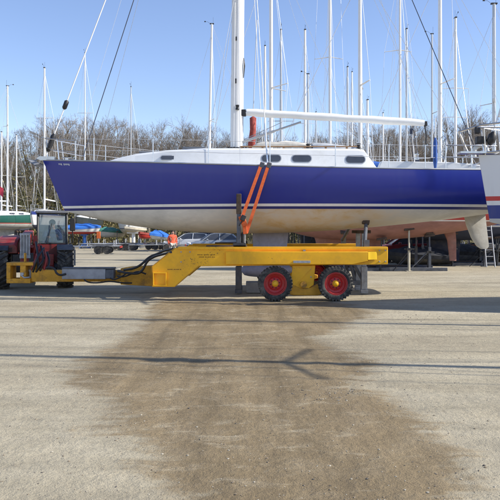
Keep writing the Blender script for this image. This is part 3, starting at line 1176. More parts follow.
cn.build('cleats', M['steel'], yb)
# stanchions and guard wires
gw = []
for px in (100, 160, 212, 268, 327, 376, 410):
    u = (bx_(px) - HB.xb) / HB.L
    for side in (-1, 1):
        q = HB.deck(u, side, .06)
        MB().tube([q, q + Vector((0, 0, .60))], .0125, 6).build('stanchion', M['steel'], yb)
for side in (-1, 1):
    for hgt in (.585, .30):
        MB().tube([HB.deck(.085 + (.90 - .085) * i / 24, side, .06, hgt - (.01 * math.sin(i * PI / 4) ** 2)) for i in range(25)], .0055, 5).build('guard_wire', M['wire'], yb, recalc=False)
pulpit_rail(HB, .885, .60, stern=True, r=.0145).build('pushpit', M['steel'], yb)
db = MB()
q = HB.deck((bx_(420) - HB.xb) / HB.L, -1, .10)
db.tube([q + Vector((0, 0, .05)), q + Vector((0, 0, .2)), q + Vector((.0, 0, .66)), q + Vector((0, 0, .78))], [.03, .05, .046, .02], 10)
db.build('danbuoy', mat('blue_canvas_bag', (.05, .13, .42), .8, var=.3, scale=9, bump=.3), yb)
MB().tube([q + Vector((0, .01, .7)), q + Vector((0.01, .01, 1.25))], .011, 6).build('danbuoy_pole', M['alu'], yb)
ls = MB()
q = HB.deck(.965, -1, .1, .42)
ls.tube([q + Vector((.17 * math.cos(a), 0, .2 * math.sin(a))) for a in [(-.2 + k * .38) * 1.0 for k in range(11)]], .055, 8)
ls.build('horseshoe_lifebuoy', mat('white_buoy', (.7, .69, .63), .6), yb, smooth=80)
ob = MB()
q = HB.deck(.93, 1, .1)
ob.box(q + Vector((0, 0, .45)), (.26, .2, .28))
ob.box(q + Vector((.02, 0, .2)), (.1, .1, .4))
ob.build('outboard_motor', M['black'], yb, bevel=.04)
# small white name lettering on each bow
for side in (-1, 1):
    nm = MB()
    for j in range(9):
        if j == 3: continue
        u = .040 + j * .0033
        a, b = HB.pt(u, .045, side), HB.pt(u + .0019, .045, side)
        c_, d2 = HB.pt(u, .045 + (.020 if j % 2 else .034), side), HB.pt(u + .0019, .045 + (.034 if j % 3 else .018), side)
        o_ = Vector((-.002, side * .006, 0))
        nm.add([a + o_, b + o_, d2 + o_, c_ + o_], [(0, 1, 2, 3)])
    nm.build('name_lettering', M['white'], yb, smooth=0)

# ------------------------------------------------------------------ boat cradles (one built, the rest copied)
def make_cradle(label, hw=1.05, z_pad=1.55, pads=((-1.7, 1), (1.7, 1)), m=None, zk=.16, ln=2.4):
    """steel cradle: two runners, cross beams, four posts with tilted pads, a timber block for the keel"""
    root = thing('boat_cradle', label, 'boat cradle')
    m = m or M['slate']
    b = MB()
    for side in (-1, 1): b.box((0, side * hw, .07), (ln * 2, .12, .14))
    for x in (-1.7, 0, 1.7): b.box((x, 0, .08), (.12, hw * 2 - .12, .12))
    b.build('base_frame', m, root, bevel=.006, seg=1)
    for x in (-1.7, 1.7):
        for side in (-1, 1):
            p = MB()
            top = Vector((x, side * (hw - .05), z_pad))
            p.box2((x - .05, side * hw - .05, .14), (x + .05, side * hw + .05, z_pad * .62))
            p.tube([(x, side * hw, z_pad * .5), top], .032, 8)
            p.tube([(x + (.7 if x < 0 else -.7), side * hw, .15), (x, side * hw, z_pad * .55)], .028, 6)
            po = p.build('post', m, root)
            MB().box(top, (.30, .08, .2), rx=side * .9).build('pad', M['timber'], po, bevel=.01, seg=1)
    MB().box2((-1.0, -.18, .142), (1.0, .18, zk + .02)).build('keel_block', M['timber'], root, bevel=.01, seg=1)
    return root


# ------------------------------------------------------------------ the other yachts
def make_yacht(label, loc, rotz=0, L=9.5, B=3.0, zdeck=2.75, zb=1.1, mast_h=14, topcol=(.62, .62, .60), botcol=(.10, .11, .16), boot=(.02, .03, .12), wl=None,
               sprs=None, cover=None, boom=True, mspar='alu', mr=None, keel='fin', cradle='x', group='yachts laid up behind the blue yacht', cab=True, lean=0.0,
               cat='sailing yacht', bands=None, pulpits=True, draft=None, shape=None, mast_pos=.42, sweep=.25, tarp=None):
    root = thing('sailing_yacht', label, cat, loc, rotz, group)
    wl = wl if wl is not None else zb + (zdeck - zb) * .36
    hs = HullShape(**dict(dict(L=L, B=B, xb=-L * mast_pos, zsb=zdeck + .28, zss=zdeck, zbb=wl - .05, zbm=zb, zbs=wl - .06, rakeb=.55, rakes=.18, tw=.62, p=.52, sag=.08), **(shape or {})))
    bands = bands or [(0, botcol), (wl, boot), (wl + .07, topcol)]
    hm = hull_mat('yacht_hull', bands, rough=.3, bottom_var=.35, coat=.15)
    hs.hull(22, 10).build('hull', hm, root, smooth=60)
    hs.deck_mesh(14).build('deck', M['white'], root, smooth=60)
    zd = zdeck
    if cab:
        x0, x1 = -L * .24, L * .26
        pr = [(x0, zd + .2), (x0 + .3, zd + .34), (x0 + .9, zd + .46), (0, zd + .5), (x1 - .25, zd + .5), (x1, zd + .12)]
        wn_ = [(x0 + 1.25, zd + .27, .5, .13), (x0 + 2.1, zd + .27, .5, .13), (x1 - .85, zd + .27, .55, .15)]
        cabin_parts(root, hs, pr, B * .32, B * .27, M['white'], wn_, M['glass'])
    if keel == 'fin':
        k2 = MB()
        foil(k2, [(zb + .12, -.7, 1.0, .24), (.17, -.45, .9, .2)])
        k2.build('keel', mat_anti(botcol), root, smooth=60)
        r2 = MB()
        foil(r2, [(wl + .02, L * (1 - mast_pos) - .95, L * (1 - mast_pos) - .3, .09), (.45, L * (1 - mast_pos) - .8, L * (1 - mast_pos) - .35, .06)])
        r2.build('rudder', mat_anti(botcol), root, smooth=60)
    elif keel == 'skeg':
        k2 = MB()
        foil(k2, [(zb + .12, -1.9, .9, .3), (.17, -1.5, .7, .24)])
        k2.build('keel', mat_anti(botcol), root, smooth=60)
        r2 = MB()
        foil(r2, [(wl - .15, 3.35, 3.95, .16), (1.2, 3.62, 4.0, .13), (.36, 3.72, 4.0, .10)])
        r2.build('rudder', mat_anti(botcol), root, smooth=60)
    elif keel == 'long':
        k2 = MB()
        xe = L * (1 - mast_pos)
        k2.prism([(-L * .22, zb + .14), (-L * .10, .35), (L * .02, .17), (xe - 2.0, .17), (xe - 1.25, .95), (xe - .95, wl), (0, wl - .1)], 'y', -.11, .11)
        k2.build('keel', mat_anti(botcol), root, bevel=.04)
    if mast_h:
        sprs = sprs if sprs is not None else [(zd + (mast_h - zd) * .5, .85, sweep)]
        add_rig(root, hs, 0, zd + (.5 if cab else 0), mast_h, mr or (.052 + .0022 * mast_h), sprs, M[mspar],
                boom=(zd + 1.45, L * .36, .05) if boom else None, cover=cover, lean=lean, wr=.0095)
    if pulpits:
        pulpit_rail(hs, .10, .58, r=.014, n=8).build('pulpit', M['steel'], root)
        pulpit_rail(hs, .88, .58, stern=True, r=.014).build('pushpit', M['steel'], root)
        gwm = MB()
        for side in (-1, 1):
            for u in (.25, .4, .55, .7):
                q = hs.deck(u, side, .06)
                gwm.tube([q, q + Vector((0, 0, .58))], .011, 5)
            gwm.tube([hs.deck(.1 + .78 * i / 12, side, .06, .57) for i in range(13)], .005, 4)
        gwm.build('guard_rails', M['steel'], root, recalc=False)
    if tarp is not None:
        rows = []
        for i in range(13):
            u = .01 + .98 * i / 12
            l, r = hs.deck(u, -1, -.03, -.28), hs.deck(u, 1, -.03, -.28)
            l2, r2 = hs.deck(u, -1, -.03, .05), hs.deck(u, 1, -.03, .05)
            top = .75 * min(1, 3.2 * min(u, 1.05 - u)) + .05 * math.sin(i * 2.4)
            c_ = (l2 + r2) / 2
            rows.append([l, l2, l2.lerp(c_, .55) + Vector((0, 0, top * .6)), c_ + Vector((0, 0, top)), r2.lerp(c_, .55) + Vector((0, 0, top * .6)), r2, r])
        MB().loft(rows, closed=False).build('cover', tarp, root, smooth=30)
    return root, hs


_anti = {}


def mat_anti(col):
    if col not in _anti:
        _anti[col] = mat('antifouling_paint', col, .75, var=.35, scale=3, dirt=(.14, .12, .1), damt=.5)
    return _anti[col]


cr_proto = None
cr_n = 0


def cradle_at(loc, rotz, label, sc=1.0):
    global cr_proto
    if cr_proto is None:
        cr_proto = make_cradle(label)
        o = cr_proto
    else:
        o = copy_tree(cr_proto)
        o['label'] = label
    o.location = loc
    o.rotation_euler = (0, 0, rotz)
    o.scale = (1, sc, 1)
    o['group'] = 'steel cradles under the laid-up yachts'
    return o


R90 = PI / 2
NB = (.02, .03, .16)
W_ = (.62, .62, .60)


def bgboat(px, Y, yt, rot, label, **kw):
    h = H + (HY - yt) / F * Y
    X = GX(px, Y)
    o, hs = make_yacht(label, (X, Y, 0), rot, mast_h=h, **kw)
    cl_ = kw.pop('cl', None)
    return o


# nearest row, beam on
bgboat(360, 27.0, -32, 0, 'yacht with pinkish red bottom and white boot line, propped behind the blue stern', L=10.2, B=3.2, zdeck=2.75, zb=1.22, botcol=(.36, .17, .13),
       boot=(.70, .68, .62), topcol=(.40, .03, .03), keel='skeg', wl=1.98, bands=[(0, (.36, .17, .13)), (1.98, (.70, .68, .62)), (2.03, (.42, .035, .03)), (2.28, (.65, .65, .62))], cover=M['canvas_blue'],
       shape=dict(rakes=.5, zbs=2.02, smax=.62), mast_pos=.43)
bgboat(440, 31.0, -38, 0, 'blue hulled yacht with a thick mast, seen through the gap beside the rudder', L=11.4, B=3.4, zdeck=2.9, zb=1.15, topcol=(.02, .07, .30), botcol=(.05, .06, .10), boot=(.6, .6, .6), mspar='alu', mr=.095, cover=M['sail_white'], sprs=[(8.6, 1.0, .35), (13.2, .8, .3)])
b271 = bgboat(271, 35.0, -60, 0, 'white yacht with a tall mast just right of the blue yacht mast', L=10.6, B=3.3, zdeck=2.9, zb=1.5, botcol=(.12, .12, .15), mr=.10, cover=M['sail_red'], sprs=[(H + (HY - 88) / F * 35, .95, .85)], keel='fin')
bgboat(494, 35.5, 4, 0, 'yacht with a thick grey mast at the far right, behind the white bow', L=10, B=3.2, zdeck=2.9, zb=1.4, mspar='alu_grey', mr=.105, sprs=[(H + (HY - 103) / F * 35.5, 1.0, -.4)], topcol=(.6, .6, .56))
rz_ = lambda py: GZ(py, 35)
rx_ = lambda px: GX(px, 35) - GX(271, 35)
MB().tube([(rx_(252), 0, rz_(149)), (rx_(251.5), 0, rz_(146)), (rx_(253), 0, rz_(130)), (rx_(253), 0, rz_(118)), (rx_(253), 0, rz_(116.5))], [.10, .20, .165, .18, .05], 12).build('furled_staysail', M['sail_red'], b271, smooth=80)
MB().tube([(rx_(252), 0, 3.2), (rx_(253), 0, rz_(118)), (rx_(257), 0, rz_(20))], .03, 6).build('staysail_stay', M['alu_grey'], b271)
# second row, bows to the yard
bgboat(330, 43, -45, R90, 'white yacht, bow to the yard, its tall mast above the middle of the white boom', L=11.5, B=3.3, zdeck=2.95, zb=1.5, mr=.10, sprs=[(H + (HY - 57) / F * 43, .95, .7), (19, .7, .4)], cover=M['canvas_blue'])
bgboat(400, 43, -40, R90, 'white yacht, bow to the yard, with the tall slim mast above the boom end', L=11, B=3.2, zdeck=2.95, zb=1.45, mr=.085, sprs=[(H + (HY - 50) / F * 43, .9, .6)], botcol=(.18, .05, .04), cover=M['sail_white'])
bgboat(455.5, 43, 18, R90, 'white yacht, bow to the yard, with two pairs of spreaders, right of the boom end', L=10.4, B=3.1, zdeck=2.9, zb=1.4, mr=.09, sprs=[(H + (HY - 88) / F * 43, 1.0, .4), (H + (HY - 117) / F * 43, .9, .4)], botcol=(.05, .07, .15), cover=M['canvas_blue'])
bgboat(281, 43, 30, R90, 'white yacht, bow to the yard, with the slim leaning mast between boom and blue mast', mspar='alu_grey', L=9.6, B=3.0, zdeck=2.85, zb=1.5, mr=.075, lean=.0, cover=None)
# third row, beam on
bgboat(308, 49.3, 74, 0, 'small white yacht with the short mast above the cabin windows', mspar='alu_grey', L=8.6, B=2.8, zdeck=2.7, zb=1.5, mr=.07, keel='fin')
bgboat(432, 49.3, 34, 0, 'white yacht with the thin mast left of the thick one behind the stern', mspar='alu_grey', L=9.2, B=2.9, zdeck=2.8, zb=1.3, mr=.075, botcol=(.3, .05, .04), sprs=[(H + (HY - 113) / F * 49, .8, .2)])
# fourth row
bgboat(265, 57.5, 46, R90, 'far white yacht whose mast top ends beside the blue yacht mast', L=9.5, B=3.0, zdeck=2.85, zb=1.6, mr=.095, sprs=[])
bgboat(305, 57.5, 30, R90, 'far white yacht with a tall mast and masthead vane above the blue cabin', L=10, B=3.0, zdeck=2.85, zb=1.6, mr=.115)
bgboat(347.5, 57.5, 67, R90, 'far white yacht with a mast ending half way up the sky, right of mid boom', mspar='alu_grey', L=9.5, B=3.0, zdeck=2.85, zb=1.5, mr=.09)
bgboat(406.5, 57.5, 29, R90, 'far white yacht with a dark masthead close right of the slim tall mast', L=10, B=3.0, zdeck=2.85, zb=1.5, mr=.095, mspar='alu_grey')
# fifth row
bgboat(352, 69.5, 72, R90, 'distant small yacht with a thin mast above the boom, left of the bare trees', L=8.5, B=2.8, zdeck=2.6, zb=1.4, mr=.085, group='distant yachts by the trees', pulpits=False)
bgboat(383, 69.5, 113, R90, 'distant small yacht with a short mast just above the boom end', L=8.0, B=2.7, zdeck=2.6, zb=1.4, mr=.075, group='distant yachts by the trees', pulpits=False)
bgboat(316, 69.5, 112, R90, 'distant small yacht with a short mast under the middle of the boom', L=7.5, B=2.6, zdeck=2.6, zb=1.5, mr=.075, mspar='alu_grey', group='distant yachts by the trees', pulpits=False)
bgboat(367.5, 64, 100, R90, 'distant yacht with a stout white mast ending just above the boom', L=8.0, B=2.7, zdeck=2.6, zb=1.4, mr=.13, group='distant yachts by the trees', pulpits=False)
# left of the blue mast
bgboat(208, 53, 24, 0, 'white yacht with a pale forestay and stout mast, left of the blue mast', L=10, B=3.1, zdeck=3.0, zb=1.72, mr=.105, lean=.32, sprs=[(H + (HY - 121) / F * 53, .95, .45)], keel='fin', mast_pos=.40)
bgboat(131, 62, 87, R90, 'white yacht with a very thin mast above the foredeck of the blue yacht', mspar='alu_grey', L=8.2, B=2.7, zdeck=2.65, zb=1.3, mr=.055, group='distant yachts by the trees', botcol=(.45, .42, .33))
bgboat(85, 66, 53, R90, 'distant dark hulled yacht with a thin tall mast just aft of the blue bow', L=8.2, B=2.5, zdeck=2.7, zb=1.6, topcol=(.03, .04, .045), botcol=(.06, .05, .04), boot=(.1, .1, .09), mr=.06, group='distant yachts by the trees', pulpits=False, sprs=[(H + (HY - 113) / F * 66, .8, .2)])
bgboat(7.5, 61, 86, .62 + PI, 'green hulled yacht with white cabin and red boot line at the far left', L=9.5, B=3.0, zdeck=2.95, zb=1.75, mr=.085, topcol=(.02, .11, .085), botcol=(.62, .60, .54), boot=(.4, .05, .035), wl=2.28,
       sprs=[(H + (HY - 126) / F * 61, .75, .2)], mast_pos=.40)
bgboat(16.5, 70, 135, R90, 'distant white yacht with a short mast behind the green hull', L=8, B=2.7, zdeck=2.9, zb=1.5, mr=.075, group='distant yachts by the trees', pulpits=False)
bgboat(1.5, 66, 132, R90, 'distant white yacht with a mast at the very left edge', L=8, B=2.7, zdeck=2.8, zb=1.5, mr=.075, group='distant yachts by the trees', pulpits=False)
bgboat(44.5, 57, 68, R90, 'small yacht with white bow and blue sheer facing the yard, beside the cab', L=8.2, B=2.35, zdeck=2.95, zb=1.6, mr=.085, topcol=(.70, .69, .66), botcol=(.04, .05, .10), boot=(.03, .05, .18), wl=2.1,
       bands=[(0, (.03, .035, .06)), (2.12, (.72, .71, .68)), (2.95, (.02, .04, .2))], sprs=[(H + (HY - 118) / F * 57, .75, .2)])

# cradles under them
cl = 'steel cradle under the '
for X, Y, r, lb in ((GX(360, 27) + .9, 27, 0, 'yacht with the pinkish red bottom'), (GX(440, 31) + .6, 31, 0, 'blue hulled yacht behind the stern'), (GX(271, 35), 35, 0, 'white yacht just right of the blue mast'),
                    (GX(494, 35.5), 35.5, 0, 'yacht with the thick grey mast'), (GX(330, 43), 43.2, R90, 'yacht with its mast above mid boom'), (GX(400, 43), 43.2, R90, 'yacht with its mast above the boom end'),
                    (GX(455.5, 43), 43.2, R90, 'yacht with two pairs of spreaders'), (GX(281, 43), 43.2, R90, 'yacht with the slim leaning mast'), (GX(308, 49.3), 49.3, 0, 'small yacht behind the cabin windows'),
                    (GX(432, 49.3), 49.3, 0, 'yacht left of the thick stern mast'), (GX(265, 57.5), 57.7, R90, 'far yacht beside the blue mast'), (GX(305, 57.5), 57.7, R90, 'far yacht with the masthead vane'),
                    (GX(347, 57.5), 57.7, R90, 'far yacht right of mid boom'), (GX(406, 57.5), 57.7, R90, 'far yacht with the dark masthead'), (GX(208, 53), 53, 0, 'yacht with the pale forestay'),
                    (GX(131, 62), 62.2, R90, 'yacht with the very thin mast'), (GX(85, 66), 66, R90, 'distant yacht just aft of the blue bow'), (GX(7.5, 61), 61, .62, 'green hulled yacht'), (GX(44.5, 57), 57.2, R90, 'small yacht with the white bow'),
                    (GX(352, 69.5), 69.5, R90, 'distant yacht with a thin mast above the boom'), (GX(383, 69.5), 69.5, R90, 'distant yacht with a short mast by the boom end'), (GX(316, 69.5), 69.5, R90, 'distant yacht under mid boom'),
                    (GX(367.5, 64), 60.8, R90, 'distant yacht with the stout white mast'), (GX(16.5, 70), 70, R90, 'distant yacht behind the green hull'), (GX(1.5, 66), 66, R90, 'distant yacht at the left edge')):
    cradle_at((X, Y, 0), r, cl + lb)

# the white, red and blue yacht at the right, and its two neighbours in the same row (outside the frame: their masts throw the shadows on the yard)
WY = 13.7
wz = lambda py: GZ(py, WY)
white_kw = dict(L=11, B=3.4, zdeck=3.02, zb=1.28, wl=1.95, botcol=(.62, .62, .60), cradle='x', sprs=[(8.6, .95, .35), (12.8, .75, .3)], mr=.095,
                bands=[(0, (.60, .60, .58)), (wz(219), (.018, .04, .22)), (wz(205.5), (.70, .70, .69)), (wz(201.3), (.50, .035, .035)), (wz(197), (.70, .71, .72))])
xb_w = GX(478.5, WY)
ow, hw_ = make_yacht('white yacht with red and blue stripes, its bow just covering the blue stern', (xb_w + 11 * .40, WY, 0), 0, mast_h=16.5, group='yachts parked in the near row', mast_pos=.40, cover=M['canvas_blue'],
                     shape=dict(zsb=wz(155), zss=2.95, zbb=wz(222), rakeb=.17, smax=.55, full=1.7), boom=True, **white_kw)
# furled headsail, drum and anchor gear on that bow
fb = hw_.deck(.012, 1)
f0, f1 = Vector((fb.x + .06, 0, fb.z + .1)), Vector((-.05, 0, 15.7))
dd = (f1 - f0).normalized()
MB().tube([f0 + dd * .75, f0 + dd * 1.3, f0 + dd * 5, f1 - dd * 1.2], [.035, .06, .075, .03], 8).build('furled_headsail', M['sail_white'], ow, smooth=70)
MB().tube([f0 + dd * .12, f0 + dd * .2, f0 + dd * .34, f0 + dd * .42], [.03, .09, .09, .03], 10).build('furling_drum', M['black'], ow)
pj = MB()
pj.tube([(fb.x + .3, -.25, fb.z + .06), (fb.x - .35, 0, fb.z + .04), (fb.x + .3, .25, fb.z + .06)], .02, 6)
pj.tube([(fb.x - .55, 0, fb.z + .5), (fb.x - .1, -.15, fb.z + .62), (fb.x + .6, -.42, fb.z + .66)], .022, 6)
pj.tube([(fb.x - .55, 0, fb.z + .5), (fb.x - .1, .15, fb.z + .62), (fb.x + .6, .42, fb.z + .66)], .022, 6)
pj.tube([(fb.x - .55, 0, fb.z + .5), (fb.x - .35, 0, fb.z + .04)], .02, 6)
pj.box((fb.x - .15, 0, fb.z + .05), (.8, .28, .04))
pj.build('bow_platform', M['steel'], ow)
li = MB()
li.box((fb.x - .2, -.12, fb.z + .50), (.11, .09, .13))
li.box((fb.x - .05, .1, fb.z + .33), (.2, .16, .16))
li.build('bow_lamp', M['black'], ow, bevel=.02)
cradle_at((xb_w + 11 * .42, WY, 0), 0, cl + 'white yacht with red and blue stripes')

o2, _ = make_yacht('white yacht parked nearest the camera, just outside the right edge', (13.0, 6.42, 0), 0, mast_h=17.5, group='yachts parked in the near row', mast_pos=.38, L=11, B=2.6, zdeck=2.95, zb=1.28, wl=1.9, sprs=[(9.2, .88, .45)], mr=.066, cover=M['sail_white'])
rd = MB()
rd.lathe([(.02, -.30), (.12, -.26), (.13, -.05), (.13, .05), (.12, .26), (.02, .30)], (-.16, 0, 10.05), 'z', 14)
rd.tube([(-.16, 0, 9.8), (0, 0, 9.8)], .02, 5)
rd.build('radar_reflector', M['white'], o2)
o3, _ = make_yacht('white yacht between its two neighbours in the near row, outside the right edge', (19.5, 9.2, 0), 0, mast_h=18.5, group='yachts parked in the near row', mast_pos=.42, L=10.5, B=2.6, zdeck=2.9, zb=1.28, wl=1.9, sprs=[(8.0, .9, .3)], mr=.07, cover=M['canvas_blue'])
cradle_at((13.4, 6.42, 0), 0, cl + 'white yacht nearest the camera')
cradle_at((19.8, 9.2, 0), 0, cl + 'white yacht between its neighbours')

# red ensign on the green yacht's stern is out of frame: its flag shows at the left edge
fl = thing('flag', 'pink red ensign hanging at the left edge above the green yacht', 'flag', (GX(-1, 50), 50, 0))
MB().tube([(-.1, 0, GZ(207, 50)), (-.25, 0, GZ(180, 50))], .018, 6).build('flag_staff', M['alu'], fl)
f_ = MB()
rows = []
for i in range(7):
    k = i / 6
    rows.append([(-.22 + k * .55, .07 * math.sin(k * 7 + j), GZ(183, 50) - k * .42 - j * .16 - .1 * k * j * .2) for j in range(5)])
f_.loft(rows, closed=False, caps=False)
fo = f_.build('ensign', mat('red_bunting', (.55, .05, .09), .8, var=.2), fl, smooth=60)

# ------------------------------------------------------------------ people (skinned skeletons)
def skin(name, verts, edges, rad, m, parent, sub=2):
    me = bpy.data.meshes.new(name)
    me.from_pydata([tuple(v) for v in verts], edges, [])
    o = bpy.data.objects.new(name, me)
    C.objects.link(o)
    md = o.modifiers.new('skin', 'SKIN')
    md.use_smooth_shade = True
    for i, r in enumerate(rad):
        me.skin_vertices[0].data[i].radius = r if isinstance(r, tuple) else (r, r)
    me.skin_vertices[0].data[0].use_root = True
    o.modifiers.new('subdiv', 'SUBSURF').levels = sub
    o.modifiers['subdiv'].render_levels = sub
    dg = bpy.context.evaluated_depsgraph_get()
    dg.update()
    me2 = bpy.data.meshes.new_from_object(o.evaluated_get(dg))
    o.modifiers.clear()
    o.data = me2
    bpy.data.meshes.remove(me)
    me2.materials.clear()
    me2.materials.append(m)
    me2.shade_smooth()
    o.parent = parent
    return o


def figure(root, J, jacket, legs, hair, hand_curl=.4, shoes=None):
    """J: joints by name in root space; one continuous body, clothes as its children"""
    V, E, R = [], [], []
    idx = {}

    def v(n, p, r, par=None):
        idx[n] = len(V)
        V.append(Vector(p)); R.append(r)
        if par is not None: E.append((idx[par], idx[n]))
    v('pelvis', J['pelvis'], (.15, .11))
    v('waist', J['waist'], (.155, .115), 'pelvis')
    v('chest', J['chest'], (.175, .12), 'waist')
    v('neck', J['neck'], .055, 'chest')
    v('jaw', J['jaw'], (.068, .078), 'neck')
    v('skull', J['skull'], (.078, .095), 'jaw')
    v('crown', J['crown'], .062, 'skull')
    fwd = Vector(J['fwd']).normalized()
    v('nose', Vector(J['jaw']).lerp(Vector(J['skull']), .35) + fwd * .115, .014, 'jaw')
    for s in ('l', 'r'):
        v('sh' + s, J['sh' + s], .068, 'chest')
        v('el' + s, J['el' + s], .046, 'sh' + s)
        v('wr' + s, J['wr' + s], .031, 'el' + s)
        d = (Vector(J['wr' + s]) - Vector(J['el' + s])).normalized()
        side = d.cross(fwd)
        if side.length < .2: side = d.cross(Vector((0, 0, 1)))
        side.normalize()
        up = side.cross(d).normalized()
        palm = Vector(J['wr' + s]) + d * .075
        v('pa' + s, palm, (.038, .022), 'wr' + s)
        for q, (off, ln) in enumerate(((-.03, .070), (-.011, .082), (.009, .076), (.028, .060))):
            a = palm + up * off + d * .03
            v('f%d' % q + s, a, .0095, 'pa' + s)
            b = a + (d * (1 - hand_curl * .4) + side * hand_curl * .5).normalized() * ln * .5
            v('g%d' % q + s, b, .0088, 'f%d' % q + s)
            v('h%d' % q + s, b + (d * (1 - hand_curl) + side * hand_curl).normalized() * ln * .5, .0075, 'g%d' % q + s)
        tb = Vector(J['wr' + s]) + d * .03 - up * .035
        v('t0' + s, tb, .011, 'wr' + s)
        v('t1' + s, tb + (d * .7 - up * .6).normalized() * .05, .009, 't0' + s)
        v('hi' + s, J['hi' + s], .10, 'pelvis')
        v('kn' + s, J['kn' + s], .062, 'hi' + s)
        v('an' + s, J['an' + s], .042, 'kn' + s)
        v('to' + s, J['to' + s], .034, 'an' + s)
    body = skin('body', V, E, R, M['skin'], root)

    def cloth(name, names, edges, grow, m):
        k = {n: i for i, n in enumerate(names)}
        rr = []
        for n in names:
            r = R[idx[n]]
            rr.append(tuple(x + grow for x in r) if isinstance(r, tuple) else r + grow)
        return skin(name, [V[idx[n]] for n in names], [(k[a], k[b]) for a, b in edges], rr, m, root)
    cloth('jacket', ['waist', 'chest', 'pelvis', 'shl', 'ell', 'wrl', 'shr', 'elr', 'wrr', 'neck'],
          [('waist', 'chest'), ('waist', 'pelvis'), ('chest', 'shl'), ('shl', 'ell'), ('ell', 'wrl'), ('chest', 'shr'), ('shr', 'elr'), ('elr', 'wrr'), ('chest', 'neck')], .022, jacket)
    cloth('trousers', ['pelvis', 'hil', 'knl', 'anl', 'hir', 'knr', 'anr'],
          [('pelvis', 'hil'), ('hil', 'knl'), ('knl', 'anl'), ('pelvis', 'hir'), ('hir', 'knr'), ('knr', 'anr')], .016, legs)
    hd = MB()
    sk = Vector(J['skull'])
    hd.sphere(sk - fwd * .018 + Vector((0, 0, .038)), .103, 10, sc=(.95, 1.05, .95))
    hd.build('hair', hair, root, smooth=180)
    ey = MB()
    sd = fwd.cross(Vector((0, 0, 1)))
    for s in (-1, 1):
        ey.sphere(Vector(J['jaw']).lerp(sk, .62) + fwd * .088 + sd * .033 * s, .012, 6)
    ey.build('eyes', M['black'], root, smooth=180)
    mo = MB()
    mo.tube([Vector(J['jaw']) + fwd * .078 + sd * x + Vector((0, 0, .0)) for x in (-.025, 0, .025)], .007, 6)
    mo.build('mouth', mat('lips', (.35, .12, .10), .6), root)
    for s in ('l', 'r'):
        sh = MB()
        a, t_ = Vector(J['an' + s]), Vector(J['to' + s])
        d = (t_ - a); d.z = 0; d.normalize()
        zf = J.get('floor', 0)
        b0_ = Vector((a.x, a.y, zf + .045)) - d * .07
        sh.tube([b0_, b0_ + d * .1, b0_ + d * .2, b0_ + d * .28], [.045, .052, .05, .03], 10, flat=.95)
        sh.build('shoe', M['black'], root, smooth=180)
    return body


def standing(h=1.72, dx=.0):
    return dict(pelvis=(0, 0, .95), waist=(0, 0, 1.10), chest=(0, .0, 1.32), neck=(0, -.01, 1.47), jaw=(0, -.025, 1.55), skull=(0, -.015, 1.635), crown=(0, 0, 1.69), fwd=(0, -1, 0),
                shl=(.185, 0, 1.40), ell=(.225, .03, 1.13), wrl=(.20, -.09, .90), shr=(-.185, 0, 1.40), elr=(-.235, .04, 1.13), wrr=(-.215, -.05, .88),
                hil=(.09, 0, .90), knl=(.10, -.02, .50), anl=(.12, .02, .09), tol=(.14, -.14, .04), hir=(-.09, 0, .90), knr=(-.11, -.01, .50), anr=(-.13, .03, .09), tor=(-.15, -.13, .04))


pr_ = thing('person', 'person in an orange red jacket and pale trousers standing in the yard beyond the trailer', 'person', (GX(172.5, 37), 37, 0), .45)
pr_.scale = (1.03, 1.03, .95)
figure(pr_, standing(), M['jacket'], M['trousers'], M['hair'])

# ------------------------------------------------------------------ yellow boat trailer
TY0, TY1 = 15.0, 19.0                # outer faces of the near and the far side beam
tr = thing('boat_trailer', 'big yellow U-shaped yard trailer with red wheels under the blue yacht', 'boat trailer', (GX(275, 15), BY, 0))


def tx(px): return GX(px, TY0)
def tz(py): return GZ(py, TY0)


